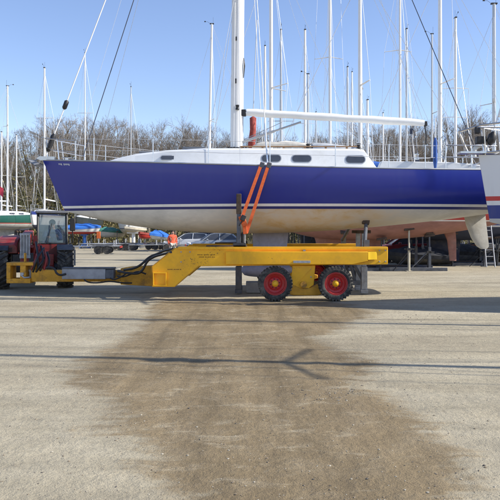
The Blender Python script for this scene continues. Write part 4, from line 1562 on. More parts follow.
Y_ = M['yellow']
for side in (0, 1):
    s = 1 if side == 0 else -1
    y0 = TY0 if side == 0 else TY1
    # side beam with its sloping gooseneck, one plate profile
    b = MB(True)
    prof = [(tx(174), tz(248)), (tx(388), tz(247.3)), (tx(388), tz(264.5)), (tx(199), tz(266.3)), (tx(174.5), tz(287)), (tx(152), tz(287)), (tx(151.5), tz(266.5))]
    b.prism(prof, 'y', y0 + s * .012, y0 + s * .235)
    bm_ = b.build('side_beam', Y_, tr, bevel=.012)
    f = MB(True)
    f.box2((tx(178), y0 - s * .012, tz(249.6)), (tx(387.6), y0 + s * .24, tz(247.2) + .008))
    f.build('top_flange', Y_, bm_, bevel=.005)
    f = MB(True)
    f.prism([(tx(226), tz(251.6)), (tx(367), tz(251.6)), (tx(367), tz(260.8)), (tx(352), tz(264.2)), (tx(226), tz(264.2))], 'y', y0 - s * .10, y0 + s * .011)
    f.build('guide_rail', Y_, bm_, bevel=.008)
    # slanted end cap of the guide rail
    f = MB(True)
    f.prism([(tx(367.3), y0 - s * .10), (tx(377), y0 + s * .005), (tx(367.3), y0 + s * .005)], 'z', tz(259.5), tz(251.8))
    f.build('rail_end', mat('sunlit_yellow_paint', (.80, .50, .015), .4, var=.05) if side == 0 else M['yellow'], bm_)  # near end only: its sunlit look put into a clean yellow
    f = MB(True)
    f.box2((tx(293), y0 - s * .118, tz(262.8)), (tx(310), y0 - s * .102, tz(260.4)))
    f.box2((tx(303), y0 - s * .03, tz(251.2)), (tx(305.5), y0 + s * .01, tz(249.8)))
    f.build('plate_marking', M['galv'], bm_)
    # bogie: bracket, rocker and two wheels
    br = MB(True)
    br.prism([(tx(292), tz(265.5)), (tx(315.5), tz(265.5)), (tx(314), tz(285)), (tx(308), tz(289)), (tx(299), tz(289)), (tx(293.5), tz(285))], 'y', y0 + s * .03, y0 + s * .13)
    bk_ = br.build('axle_bracket', Y_, tr, bevel=.012)
    rk = MB(True)
    rk.prism([(tx(275), tz(287)), (tx(291), tz(283.5)), (tx(300), tz(288)), (tx(310), tz(288)), (tx(320), tz(283.5)), (tx(335), tz(286)), (tx(335), tz(290)), (tx(318), tz(295.5)), (tx(294), tz(295.5)), (tx(275), tz(291))], 'y', y0 + s * .005, y0 + s * .20)
    rk.build('rocker_beam', M['yellow_shaded_worn'], tr, bevel=.015)
    pv = MB(True)
    pv.lathe([(.075, 0), (.075, s * .05), (.03, s * .055)], (tx(303.5), y0 - s * .045, tz(284.5)), 'y', 18)
    pv.build('pivot_boss', M['yellow_shaded_worn'], bk_)
    sp = MB(True)
    sp.prism([(tx(293), tz(266)), (tx(290), tz(284)), (tx(293), tz(288)), (tx(312), tz(267.5)), (tx(310), tz(266))], 'y', y0 + s * .01, y0 + s * .028)
    sp.build('bracket_gusset', Y_, bk_)
    for px in (275, 335):
        cx, cy, cz = tx(px), y0 - s * .06, .397
        R = .397
        rim = MB(True)
        # dished disc, rim barrel
        yo = cy - s * .14
        rim.lathe([(.245, yo - cy), (.262, yo - cy), (.262, yo - cy + s * .03), (.25, yo - cy + s * .25), (.235, yo - cy + s * .25), (.238, yo - cy + s * .01), (.226, yo - cy + s * .012), (.212, yo - cy + s * .125), (.165, yo - cy + s * .14), (.135, yo - cy + s * .115), (.11, yo - cy + s * .105), (.02, yo - cy + s * .105)], (cx, cy, cz), 'y', 36, caps=False)
        wheel = rim.build('wheel', M['red_rim'], tr, smooth=35)
        hub = MB(True)
        hub.lathe([(.075, s * .105), (.075, s * .06), (.058, s * .05), (.054, -s * .005), (.03, -s * .02), (.008, -s * .022)], (cx, yo, cz), 'y', 20)
        hub.build('hub', M['yellow'], wheel, smooth=35)
        nt = MB(True)
        for q in range(8):
            a = q * PI / 4 + .2
            nt.lathe([(.014, s * .12), (.014, s * .09), (.008, s * .085)], (cx + .105 * math.cos(a), yo, cz + .105 * math.sin(a)), 'y', 6)
        nt.build('wheel_nuts', M['dark'], wheel)
        ty = MB(True)
        hw = .155
        pf = [(.258, -hw * .80), (.27, -hw * .95), (.31, -hw * 1.02), (.35, -hw * .98), (.375, -hw * .86), (.385, -hw * .6), (.385, hw * .6), (.375, hw * .86), (.35, hw * .98), (.31, hw * 1.02), (.27, hw * .95), (.258, hw * .80), (.258, -hw * .80)]
        ty.lathe(pf, (cx, cy, cz), 'y', 48, caps=False)
        for q in range(32):
            a = 2 * PI * q / 32
            for sd_ in (-1, 1):
                aa = a + (.098 if sd_ > 0 else 0)
                c_ = Vector((cx + .381 * math.cos(aa), cy + sd_ * hw * .5, cz + .381 * math.sin(aa)))
                ty.box(c_, (.032, hw * .95, .040), ry=-aa)
                c2 = Vector((cx + .362 * math.cos(aa), cy + sd_ * hw * .96, cz + .362 * math.sin(aa)))
                ty.box(c2, (.030, .014, .034), ry=-aa)
        ty.build('tyre', M['rubber'], wheel, smooth=35)
    # hydraulic hull arms: near post lies along the topsides, rear arm tilts in under the bilge
    sg = s
    cy_ = y0 + sg * .13
    a1 = MB(True)
    a1.box2((tx(236.7), cy_ - .045, tz(248)), (tx(240.8), cy_ + .045, GZ(211, TY0)))
    post = a1.build('support_post', M['slate'], tr, bevel=.008)
    pd = MB(True)
    pd.box2((tx(236.2), cy_ - .05, GZ(214, TY0)), (tx(241.3), cy_ + .03, GZ(193.5, TY0)))
    pd.build('support_pad', M['timber'], post, bevel=.012)
    bs = MB(True)
    bs.box2((tx(233), cy_ - .1, tz(247.6)), (tx(246), cy_ + .1, tz(243)))
    bs.lathe([(.035, 0), (.035, .25)], (tx(243), cy_, tz(243)), 'z', 10)
    bs.build('post_socket', M['dark'], post, bevel=.008)
    a2 = MB(True)
    yy = y0 + sg * .15
    top = Vector((GX(366, 15.9), BY - sg * 1.12, GZ(222, 15.7)))
    a2.box2((GX(363.5, 15.15), yy - .07, tz(247.6)), (GX(369, 15.15), yy + .07, tz(240)))
    a2.tube([(tx(366), yy, tz(243)), top], .045, 8)
    arm = a2.build('support_arm', M['slate'], tr)
    pd = MB(True)
    pd.box(top + Vector((-.0, -sg * .03, .10)), (.17, .09, .34), rx=-sg * .42, ry=.22)
    pd.build('support_pad', M['timber'], arm, bevel=.012)
# weld beads, bolts and stencilled lines on the near side
for a, b_ in (((199, 266), (175, 286.6)), ((174.5, 248.6), (152.3, 266.3)), ((152.3, 267.2), (152.3, 286))):
    n_w = 26
    wl_ = MB(True)
    for q in range(n_w):
        p_ = P(a[0] + (b_[0] - a[0]) * q / n_w, a[1] + (b_[1] - a[1]) * q / n_w, TY0 + .012)
        wl_.box(p_, (.022, .012, .022), ry=.4)
    wl_.build('weld_bead', M['yellow_shaded_worn'], tr)
rsn = random.Random(8)
for x0, y0_, n_w, h_ in ((197.5, 255.2, 12, .020), (199, 257.4, 10, .018), (167.5, 269.8, 9, .018)):
    tt = MB(True)
    px = x0
    for q in range(n_w):
        wd = rsn.uniform(.8, 1.6)
        tt.box2((tx(px), TY0 + .007, tz(y0_)), (tx(px + wd * .8), TY0 + .0105, tz(y0_) + h_ * rsn.uniform(.7, 1)))
        px += wd + .3 + (.7 if q % 4 == 3 else 0)
    tt.build('stencilled_line', M['rust'], tr, smooth=0)
for px, py in ((181, 252), (181, 262), (190, 252), (379.5, 250.5), (385.5, 250.5), (379.5, 261.5), (385.5, 261.5), (297, 269), (310.5, 269), (297, 277), (311, 277)):
    yb_ = TY0 + .012 if py < 266 else TY0 + .03
    MB(True).lathe([(.017, 0), (.017, -.014), (.008, -.018)], (tx(px), yb_, tz(py)), 'y', 6).build('bolt', M['galv'], tr)
# low wearing pads on the front of the beams
for y in (TY0 + .12, TY1 - .12):
    MB(True).box2((tx(206), y - .09, tz(247.4)), (tx(247), y + .09, tz(245.2))).build('deck_pad', M['timber'], tr, bevel=.008)
# front cross member: square tube whose open end shows
c_ = MB(True)
zc, hc = tz(279), .155
xc = tx(160)
for a, b_ in (((-1, -1), (1, -.86)), ((-1, .86), (1, 1)), ((-1, -.86), (-.86, .86)), ((.86, -.86), (1, .86))):
    c_.box2((xc + a[0] * hc, TY0 - .055, zc + a[1] * hc), (xc + b_[0] * hc, TY1 + .055, zc + b_[1] * hc))
cm = c_.build('cross_member', Y_, tr)
MB(True).box2((xc - hc * .85, TY0 + .02, zc - hc * .85), (xc + hc * .85, TY0 + .03, zc + hc * .85)).build('tube_end_plate', M['rust'], cm)
# drawbar and coupling frame on the centre line
DY = 16.9
dx = lambda px: GX(px, DY)
dz = lambda py: GZ(py, DY)
d_ = MB(True)
d_.prism([(dx(122), dz(268)), (dx(131), dz(266.5)), (dx(160), dz(265)), (dx(160), dz(286)), (dx(122), dz(284))], 'y', DY - .2, DY + .2)
d_.build('neck_box', M['yellow_shaded_worn'], tr, bevel=.012)
d_ = MB(True)
d_.prism([(dx(33), dz(269)), (dx(56), dz(270)), (dx(126), dz(270)), (dx(126), dz(281.3)), (dx(33), dz(281.3))], 'y', DY - .15, DY + .15)
db_ = d_.build('drawbar', M['yellow_shaded_worn'], tr, bevel=.01)
d_ = MB(True)
for a, b_ in (((9.5, 262), (36, 265.2)), ((9.5, 278), (33, 282.6)), ((9.5, 265.2), (13.4, 278)), ((23, 265.2), (28.5, 278))):
    d_.box2((dx(a[0]), DY - .22, dz(a[1])), (dx(b_[0]), DY + .22, dz(b_[1])))
d_.box2((dx(24.5), DY - .05, dz(262)), (dx(26), DY + .05, dz(253)))
d_.prism([(dx(33), dz(262)), (dx(37), dz(262)), (dx(43), dz(270)), (dx(33), dz(270))], 'y', DY - .05, DY + .05)
d_.build('coupling_frame', M['yellow_shaded_worn'], tr, bevel=.008)
pn = MB(True)
pn.lathe([(.04, 0), (.04, .3), (.055, .3), (.055, .35)], (dx(30.5), DY, dz(283)), 'z', 12)
pn.tube([(dx(24), DY - .25, dz(274)), (dx(28), DY - .28, dz(277)), (dx(33), DY - .26, dz(276.5))], .02, 6)
pn.box2((dx(24), DY - .27, dz(274.5)), (dx(27), DY - .21, dz(272)))
pn.build('coupling_pin', M['galv'], tr)
# hydraulic tank lying along the drawbar
tk_ = MB(True)
tk_.box2((dx(66.5), DY - .42, dz(278)), (dx(109), DY - .16, dz(267.8)))
tank = tk_.build('hydraulic_tank', mat('grey_tank_paint', (.33, .34, .36), .5, var=.2, scale=5, dirt=(.16, .13, .1), damt=.5, chips=(.08, .05, .04)), tr, bevel=.012)
tk_ = MB(True)
tk_.box2((dx(109.1), DY - .41, dz(277.5)), (dx(117), DY - .17, dz(268.5)))
tk_.box2((dx(66.3), DY - .43, dz(268.2)), (dx(117.3), DY - .15, dz(266.6)))
tk_.build('valve_block', M['slate'], tank, bevel=.01)


def hose(pts, r=.028, Y0=16.4, parent=tr, m='hose'):
    q = [P(px, py, Y0 + (k_[0] if k_ else 0)) for px, py, *k_ in pts]
    # smooth the polyline
    for _ in range(2):
        n = [q[0]]
        for a, b in zip(q, q[1:]):
            n += [a.lerp(b, .25), a.lerp(b, .75)]
        n.append(q[-1])
        q = n
    return MB(True).tube(q, r, 8).build('hydraulic_hose', M[m], parent, smooth=80)


hose([(118, 271, .2), (126, 273), (138, 274), (143, 270), (147, 261), (154, 256.5), (164, 254, -.6), (171, 252, -1.0)], .030, 16.0)
hose([(124, 270, .2), (134, 268.5), (141, 265), (149, 257), (157, 254), (166, 250, -.6), (173, 249, -1.0)], .030, 16.1)
hose([(117, 276, .1), (124, 277), (131, 274), (138, 271), (146, 274)], .02, 16.3)
hose([(84, 279.5), (88, 282.5), (98, 283), (110, 281), (122, 283), (132, 283)], .018, 16.4)
hose([(110, 278), (114, 280), (121, 277), (128, 272)], .018, 16.3)
hose([(66, 274), (60, 275.5), (56, 273), (55, 269), (50, 267), (46, 268)], .028, 16.3)
for k, (a, b, c, m_) in enumerate((((33, 272), (37, 258), (44, 248), 'hose'), ((36, 272), (42, 262), (47, 254), 'hose'), ((31, 270), (35, 262), (40, 244), 'red'), ((40, 271), (44, 259), (41, 246), 'hose'),
                                   ((44, 270), (47, 258), (44, 250), 'red'), ((38, 268), (38, 255), (36, 242), 'hose'), ((47, 269), (50, 262), (47, 252), 'hose'), ((42, 268), (38, 262), (33, 262), 'red'),
                                   ((35, 264), (41, 255), (38, 247), 'red'))):
    hose([(*a, .0), (*b, -.15 + .04 * k), (*c, .35)], .026 if m_ == 'hose' else .024, 16.75, m=m_)

# orange webbing straps holding the hull down to the near post
def ribbon(mb, a, b, wd, th=.012):
    a, b = Vector(a), Vector(b)
    d = (b - a).normalized()
    u = d.cross(Vector((0, 1, 0))).normalized() * wd / 2
    n_ = d.cross(u).normalized() * th / 2
    mb.add([a - u - n_, a + u - n_, a + u + n_, a - u + n_, b - u - n_, b + u - n_, b + u + n_, b - u + n_],
           [(0, 1, 2, 3), (4, 5, 6, 7), (0, 1, 5, 4), (1, 2, 6, 5), (2, 3, 7, 6), (3, 0, 4, 7)])


for k, (a, b, lb) in enumerate((((262, 163.5), (241.5, 219), 'orange ratchet strap on the left, from the deck edge to the buckle at the post'),
                                ((269.2, 163.5), (246.5, 233), 'orange ratchet strap on the right, running down behind the buckle to the beam'))):
    sx = thing('ratchet_strap', lb, 'strap', P(b[0], b[1], 15.06), 0, 'orange straps over the hull side')
    mb = MB(True)
    dk_ = HB.deck((GX(a[0], 15.3) - HB.xb) / HB.L, -1)
    top = Vector((GX(a[0], 15.22), BY + dk_.y - .02, dk_.z + .08))
    bot = P(b[0], b[1], 15.05)
    ribbon(mb, top, bot, .075)
    ribbon(mb, top + Vector((0, .0, 0)), top + Vector((.0, .25, .02)), .075)
    mb.build('webbing', M['orange'], sx, smooth=0)
    h_ = MB(True)
    h_.box(top + Vector((0, -.005, -.06)), (.10, .035, .13), ry=.35)
    h_.build('deck_hook', M['slate'], sx, bevel=.008)
    if k == 0:
        mb = MB(True)
        ribbon(mb, P(241, 216, 15.02), P(245.2, 226, 15.0), .13, .05)
        ribbon(mb, P(244.5, 224, 15.02), P(245.3, 234, 15.02), .10, .03)
        mb.build('strap_bundle', M['orange'], sx, smooth=0, bevel=.01)
        mb = MB(True)
        mb.box(P(243.2, 218, 14.98), (.11, .09, .13), ry=.4)
        mb.tube([P(242, 221, 14.97), P(239, 226, 14.97)], .018, 6)
        mb.build('ratchet_buckle', M['dark'], sx, bevel=.01)
        mb = MB(True)
        mb.tube([P(245, 233, 15.04), P(245, 247.5, 15.05)], .015, 6)
        mb.build('tie_rod', M['galv'], sx)

# cradle whose legs show through the trailer, lifted with the yacht
bcr = thing('boat_cradle', 'grey steel cradle with square legs inside the yellow trailer, carrying the blue yacht', 'boat cradle', (GX(300, BY), BY, 0), 0, 'steel cradles under the laid-up yachts')
for px in (238.5, 364):
    for y in (16.55, 17.45):
        m_ = MB(True)
        x = GX(px, 16.55)
        zt = 1.6
        m_.box2((x - .09, y - .09, .02), (x + .09, y + .09, .12))
        m_.box2((x - .075, y - .075, .12), (x + .075, y + .075, .70))
        m_.box2((x - .055, y - .055, .70), (x + .055, y + .055, zt - .06))
        lg = m_.build('leg', M['galv'] if px > 300 else M['slate'], bcr, bevel=.008)
        MB(True).box2((x - .16, y - .09, zt - .06), (x + .16, y + .09, zt + .02)).build('pad', M['timber'], lg, bevel=.01)
fr = MB(True)
for y in (16.55, 17.45):
    fr.box2((GX(238.5, 16.55) + .055, y - .05, .99), (GX(364, 16.55) - .055, y + .05, 1.09))
    fr.tube([(GX(364, 16.55), y, .28), (GX(350, 16.55), y, .95)], .045, 6)
    fr.tube([(GX(349, 16.55), y, .9), (GX(356, 16.55), y, .22)], .04, 6)
    fr.box2((GX(345, 16.55), y - .05, .22), (GX(360, 16.55), y + .05, .34))
for px in (238.5, 364):
    fr.box2((GX(px, 16.55) - .05, 16.62, .80), (GX(px, 16.55) + .05, 17.38, .90))
fr.build('side_frame', M['slate'], bcr)
MB(True).box2((GX(246, BY), 16.72, .002), (GX(290, BY), 17.28, .275)).build('keel_block', M['concrete'], bcr, bevel=.015)

# ------------------------------------------------------------------ red telehandler holding the drawbar
TX, TYf = GX(32, 18.2), 18.3
TA = math.radians(17)
th_ = thing('telehandler', 'red telehandler with dark glass cab and big front tyres hitched to the yellow drawbar', 'telehandler', (TX, TYf, 0), TA)
b = MB()
b.box2((-.55, -.15, .45), (.55, 3.3, .95))
b.box2((-.62, .7, .60), (.62, 2.9, 1.05))
chs = b.build('chassis', M['dark'], th_, bevel=.02)
b = MB()
b.tube([(-.95, 0, .58), (.95, 0, .58)], .11, 10)
b.tube([(-.95, 2.8, .58), (.95, 2.8, .58)], .11, 10)
b.build('axles', M['dark'], th_)
# engine cover on the picture's left
b = MB()
rows = []
for y, x0, x1, z0, z1 in ((-.15, -1.10, -.42, .98, 1.22), (.15, -1.12, -.40, .95, 1.38), (1.2, -1.12, -.40, .95, 1.48), (2.4, -1.08, -.42, .95, 1.46)):
    rows.append([(x0, y, z0), (x0 - .01, y, z0 + (z1 - z0) * .5), (x0 + .06, y, z1 - .10), (x0 + .22, y, z1 - .02), (x1 - .08, y, z1), (x1, y, z1 - .06), (x1, y, z0)])
b.loft(rows)
hood = b.build('engine_cover', M['red'], th_, smooth=35, bevel=.01)
b = MB()
for k in range(3): b.box2((-.86, -.175, 1.02 + k * .045), (-.55, -.155, 1.045 + k * .045))
b.build('cover_grille', M['black'], hood)
b = MB()
b.box2((-1.02, -.21, 1.06), (-.88, -.16, 1.15))
b.build('headlamp', M['lamp_clear'], hood, bevel=.01)
# cab
cx0, cx1 = GX(39.5, 18.6) - TX, GX(70, 18.6) - TX
cy0, cy1 = .25, 1.75
zb_, zt_ = 1.22, 2.12
b = MB()
b.box2((cx0, cy0 - .05, .72), (cx1, cy1, zb_))
lower = b.build('cab_body', mat('dark_red_paint', (.16, .012, .012), .45, var=.25, scale=5), th_, bevel=.02)
r = .035
for x in (cx0 + r, cx1 - r):
    MB().tube([(x, cy0 - .02, zb_), (x, cy0 + .02, zb_ + .35), (x, cy0 + .18, zt_)], r, 6).build('cab_pillar', M['black'], th_)
    MB().tube([(x, cy1 - r, zb_), (x, cy1 - r, zt_)], r, 6).build('cab_pillar', M['black'], th_)
    MB().tube([(x, cy0 + .85, zb_), (x, cy0 + .85, zt_)], r * .8, 6).build('cab_pillar', M['black'], th_)
MB().tube([(cx0 + r, cy0 - .02, zb_ + .02), (cx1 - r, cy0 - .02, zb_ + .02)], .03, 6).build('cab_sill', M['black'], th_)
b = MB()
rows = [[(cx0 - .03, y, z) for y, z in ()]]
b.prism([(cy0 + .05, zt_ - .01), (cy0 + .09, zt_ + .07), (cy1 - .1, zt_ + .09), (cy1 + .04, zt_ + .05), (cy1 + .04, zt_ - .01)], 'x', cx0 - .03, cx1 + .03)
b.build('cab_roof', M['slate'], th_, bevel=.03)
gt = NT('cab_glass')
gt.b.inputs['Base Color'].default_value = (.14, .20, .23, 1)
gt.b.inputs['Roughness'].default_value = .04
gt.b.inputs['IOR'].default_value = 1.3
gt.b.inputs['Alpha'].default_value = .58
gm = gt.m
b = MB()
b.add([(cx0 + .05, cy0 - .015, zb_ + .03), (cx1 - .05, cy0 - .015, zb_ + .03), (cx1 - .05, cy0 + .015, zb_ + .36), (cx0 + .05, cy0 + .015, zb_ + .36), (cx1 - .05, cy0 + .165, zt_ - .02), (cx0 + .05, cy0 + .165, zt_ - .02)],
      [(0, 1, 2, 3), (3, 2, 4, 5)])
b.build('windscreen', gm, th_, smooth=0)
b = MB()
for x in (cx0 + .03, cx1 - .03):
    b.add([(x, cy0 + .05, zb_ + .03), (x, cy0 + .80, zb_ + .03), (x, cy0 + .80, zt_ - .03), (x, cy0 + .18, zt_ - .03)], [(0, 1, 2, 3)])
    b.add([(x, cy0 + .90, zb_ + .03), (x, cy1 - .08, zb_ + .03), (x, cy1 - .08, zt_ - .03), (x, cy0 + .90, zt_ - .03)], [(0, 1, 2, 3)])
b.add([(cx0 + .07, cy1 - .03, zb_ + .03), (cx1 - .07, cy1 - .03, zb_ + .03), (cx1 - .07, cy1 - .03, zt_ - .03), (cx0 + .07, cy1 - .03, zt_ - .03)], [(0, 1, 2, 3)])
b.build('side_windows', gm, th_, smooth=0)
b = MB()
b.box2((cx0 + .16, .95, .95), (cx1 - .16, 1.45, 1.10))
b.box((.5 * (cx0 + cx1), 1.50, 1.42), (.46, .12, .66), rx=-.15)
b.build('seat', M['black'], th_, bevel=.04)
b = MB()
sc_ = Vector((.5 * (cx0 + cx1), .72, 1.40))
b.tube([sc_ + Vector((.17 * math.cos(a * PI / 8), .10 * math.sin(a * PI / 8), .15 * math.sin(a * PI / 8))) for a in range(16)], .014, 6, closed=True)
b.tube([sc_, (sc_.x, .52, 1.05)], .03, 6)
b.tube([sc_ + Vector((-.17, 0, 0)), sc_, sc_ + Vector((.17, 0, 0))], .012, 5)
b.build('steering_wheel', M['black'], th_)
b = MB()
b.tube([(cx0 + .30, cy0 - .05, zb_ + .04), (cx0 + .36, cy0 - .0, zb_ + .34), (cx0 + .42, cy0 + .04, zb_ + .6)], .011, 5)
b.build('wiper', M['black'], th_)
# mirrors
for x, s in ((cx1, 1), ):
    b = MB()
    b.tube([(x - .02, cy0, zt_ - .05), (x + .10, cy0 - .1, zt_ - .06), (x + .13, cy0 - .12, zb_ + .05), (x + .0, cy0 - .03, zb_ - .02)], .016, 6)
    ma = b.build('mirror_arm', M['black'], th_)
    MB().box((x + .12, cy0 - .14, 1.78), (.15, .06, .36)).build('mirror', M['black'], ma, bevel=.02)
    b = MB()
    b.tube([(x + .04, cy0 - .1, zb_ - .15), (x + .16, cy0 - .25, zb_ - .08), (x + .18, cy0 - .25, .62)], .022, 6)
    b.box((x + .17, cy0 - .27, .84), (.06, .02, .46))
    b.build('grab_rail', M['galv'], th_)
b = MB()
b.lathe([(.05, 0), (.055, .02), (.05, .10), (.02, .12)], (cx1 - .08, cy0 + .3, zt_ + .09), 'z', 12)
b.build('beacon', mat('amber_beacon', (.8, .3, .02), .3), th_)
# fenders
for s in (-1, 1):
    b = MB()
    a_ = [(.64 * math.cos(q), .58 + .64 * math.sin(q)) for q in [PI * (.28 + .44 * i / 10) for i in range(11)]]
    poly = a_ + [(p[0] * .96, .58 + (p[1] - .58) * .96) for p in a_[::-1]]
    b.prism(poly, 'x', s * .64, s * 1.07)
    b.build('fender', M['slate'] if s > 0 else M['dark'], th_, bevel=.006)
# wheels with bar-lugged tyres
for wy in (0, 2.8):
    for s in (-1, 1):
        R, hw = .575, .205
        w_ = MB()
        w_.lathe([(.32, -hw * .9), (.33, hw * .9), (.30, hw * .9), (.28, hw * .5), (.12, hw * .45), (.10, hw * .62), (.02, hw * .62)] if s > 0 else [(.32, hw * .9), (.33, -hw * .9), (.30, -hw * .9), (.28, -hw * .5), (.12, -hw * .45), (.10, -hw * .62), (.02, -hw * .62)], (s * .86, wy, R + .005), 'x', 28)
        wo = w_.build('wheel', M['cream'], th_, smooth=35)
        t_ = MB()
        t_.lathe([(.32, -hw * .85), (.36, -hw), (.45, -hw * 1.04), (.515, -hw * .96), (.54, -hw * .6), (.545, 0), (.54, hw * .6), (.515, hw * .96), (.45, hw * 1.04), (.36, hw), (.32, hw * .85)], (s * .86, wy, R + .005), 'x', 40)
        for q in range(20):
            for sd in (-1, 1):
                a = 2 * PI * (q + (.5 if sd > 0 else 0)) / 20
                er = Vector((0, math.cos(a), math.sin(a)))
                et = Vector((0, -math.sin(a), math.cos(a)))
                ld_ = (Vector((sd, 0, 0)) * .80 - et * .60).normalized()
                c_ = Vector((s * .86 + sd * hw * .53, wy, R + .005)) + er * .556 - et * .07
                t_.obox(c_, ld_ * hw * .66, er.cross(ld_).normalized() * .024, er * .032)
        t_.build('tyre', M['rubber'], wo, smooth=35)
# boom with carriage
b = MB()
b.prism([(3.0, 1.35), (3.05, 1.62), (.1, 1.50), (-.45, 1.28), (-.50, 1.05), (.05, 1.24)], 'x', -.34, -.06)
bm2 = b.build('telescopic_boom', M['red'], th_, bevel=.02)
b = MB()
b.prism([(-.42, 1.30), (-.62, 1.10), (-.66, .62), (-.50, .60), (-.46, 1.0)], 'x', -.32, -.08)
b.build('boom_head', M['red'], bm2, bevel=.015)
b = MB()
for x in (-.30, -.22, -.15, -.08): b.box2((x - .018, -.74, .86), (x + .018, -.68, 1.52))
b.box2((-.33, -.73, 1.48), (-.05, -.69, 1.54))
b.box2((-.33, -.73, .86), (-.05, -.69, .95))
b.box2((-.32, -.69, .9), (-.06, -.675, 1.5))
b.build('carriage', M['galv'], bm2, bevel=.006)
b = MB()
b.box2((-.40, -1.05, .50), (.05, -.62, .66))
b.box2((-.10, -.66, .5), (.02, -.45, 1.0))
b.build('tow_hitch', M['dark'], bm2, bevel=.01)
b = MB()
b.tube([(-.05, .1, .92), (-.02, -.40, 1.18)], .05, 8)
b.tube([(.12, -.18, .75), (.20, -.24, 1.12)], .05, 8)
b.tube([(.02, -.22, .95), (.06, -.26, 1.45)], .045, 8)
b.box((.06, -.27, 1.36), (.11, .08, .22))
b.box((.22, -.2, .90), (.16, .1, .14))
b.build('tilt_ram', M['red'], bm2)
# lower red front panel
b = MB()
b.box2((-.30, -.17, .55), (.56, -.12, .95))
b.box2((.30, -.2, .62), (.55, -.15, .80))
b.build('front_panel', M['red'], th_, bevel=.015)

# driver
dcx = .5 * (cx0 + cx1)
dr = thing('person', 'driver in a navy jacket sitting at the wheel inside the telehandler cab', 'person', (TX + dcx * math.cos(TA) - 1.22 * math.sin(TA), TYf + dcx * math.sin(TA) + 1.22 * math.cos(TA), 0), TA)
figure(dr, dict(pelvis=(0, 0, 1.17), waist=(0, .04, 1.29), chest=(0, .03, 1.50), neck=(0, .0, 1.65), jaw=(0, -.03, 1.73), skull=(0, -.02, 1.815), crown=(0, 0, 1.87), fwd=(0, -1, -.1),
                shl=(.19, .02, 1.57), ell=(.23, -.14, 1.36), wrl=(.15, -.38, 1.41), shr=(-.19, .02, 1.57), elr=(-.24, -.12, 1.36), wrr=(-.15, -.38, 1.41),
                hil=(.09, -.04, 1.15), knl=(.12, -.42, 1.20), anl=(.12, -.55, .82), tol=(.12, -.68, .77), hir=(-.09, -.04, 1.15), knr=(-.12, -.42, 1.20), anr=(-.12, -.55, .82), tor=(-.12, -.68, .77), floor=.73),
       M['navy'], M['navy'], M['hair'], hand_curl=.9)

# ------------------------------------------------------------------ cars beyond the yard
def make_car(label, loc, rotz, paint, L=4.0, group='cars parked beyond the yard'):
    root = thing('parked_car', label, 'car', loc, rotz, group)
    s = L / 4.0
    st_ = [(-2.0, .42, .60, .60), (-1.96, .28, .68, .72), (-1.75, .22, .76, .80), (-1.2, .20, .88, .83), (-.75, .20, .94, .84), (0, .20, .96, .85), (.9, .20, .99, .85), (1.55, .22, 1.00, .83), (1.88, .26, .98, .79), (1.98, .36, .86, .72)]
    rows = []
    for x, z0, z1, hw in st_:
        rows.append([(x * s, sy * hw * fx, z) for sy, seq in ((1, ((.88, z0), (1.0, z0 + .18), (1.0, z0 + (z1 - z0) * .6), (.95, z1 - .04), (.86, z1))), (-1, ((.86, z1), (.95, z1 - .04), (1.0, z0 + (z1 - z0) * .6), (1.0, z0 + .18), (.88, z0)))) for fx, z in seq])
    body = MB().loft(rows).build('body', paint, root, smooth=50)
    gh = [(-.95, .90, .70, .93), (-.30, .92, .70, 1.36), (0, .93, .71, 1.43), (.6, .95, .71, 1.44), (1.25, .97, .70, 1.38), (1.75, .98, .66, 1.0)]
    rows = []
    for x, zb0, hw, zt0 in gh:
        k = (zt0 - zb0) / .5
        rows.append([(x * s, hw * 1.04, zb0), (x * s, hw * (1.04 - .2 * k), zt0 - .01), (x * s, 0, zt0 + .012), (x * s, -hw * (1.04 - .2 * k), zt0 - .01), (x * s, -hw * 1.04, zb0)])
    MB().loft(rows).build('glasshouse', M['glass'], root, smooth=30)
    r_ = MB()
    rows = []
    for x, zb0, hw, zt0 in gh[1:5]:
        k = (zt0 - zb0) / .5
        h2 = hw * (1.04 - .2 * k) + .012
        rows.append([(x * s, h2, zt0 - .07), (x * s, h2 * .96, zt0 + .008), (x * s, 0, zt0 + .03), (x * s, -h2 * .96, zt0 + .008), (x * s, -h2, zt0 - .07)])
    r_.loft(rows, closed=False, caps=False)
    for sy in (-1, 1):
        r_.tube([(-.97 * s, sy * .74, .93), (-.32 * s, sy * .61, 1.37)], .035, 6)
        r_.tube([(.30 * s, sy * .735, .95), (.34 * s, sy * .615, 1.40)], .035, 6)
        r_.tube([(1.72 * s, sy * .70, .99), (1.28 * s, sy * .60, 1.36)], .06, 6)
    r_.build('roof', paint, root, smooth=50)
    for x in (-1.25, 1.22):
        for sy in (-1, 1):
            w_ = MB().lathe([(.19, -.10), (.30, -.10), (.315, -.06), (.315, .06), (.30, .10), (.19, .10)], (x * s, sy * .76, .315), 'y', 24).build('wheel', M['rubber'], root, smooth=35)
            MB().lathe([(.19, -.085), (.19, .085), (.05, .10), (.02, .10)] if sy > 0 else [(.19, .085), (.19, -.085), (.05, -.10), (.02, -.10)], (x * s, sy * .76, .315), 'y', 20).build('rim', M['alu_grey'], w_, smooth=35)
    for sy in (-1, 1):
        MB().sphere((-1.86 * s, sy * .60, .70), .13, 8, sc=(1, 1.3, .7)).build('headlight', M['lamp_clear'], root, smooth=180)
        MB().box((1.93 * s, sy * .66, .86), (.12, .16, .22)).build('tail_light', M['lamp_red'], root, bevel=.03)
        MB().box((-.62 * s, sy * .93, .98), (.14, .18, .12)).build('wing_mirror', paint, root, bevel=.04)
    bp = MB()
    bp.box((-1.97 * s, 0, .38), (.1, 1.3, .16))
    bp.box((1.97 * s, 0, .40), (.1, 1.3, .16))
    bp.build('bumper', M['black'], root, bevel=.03)
    return root


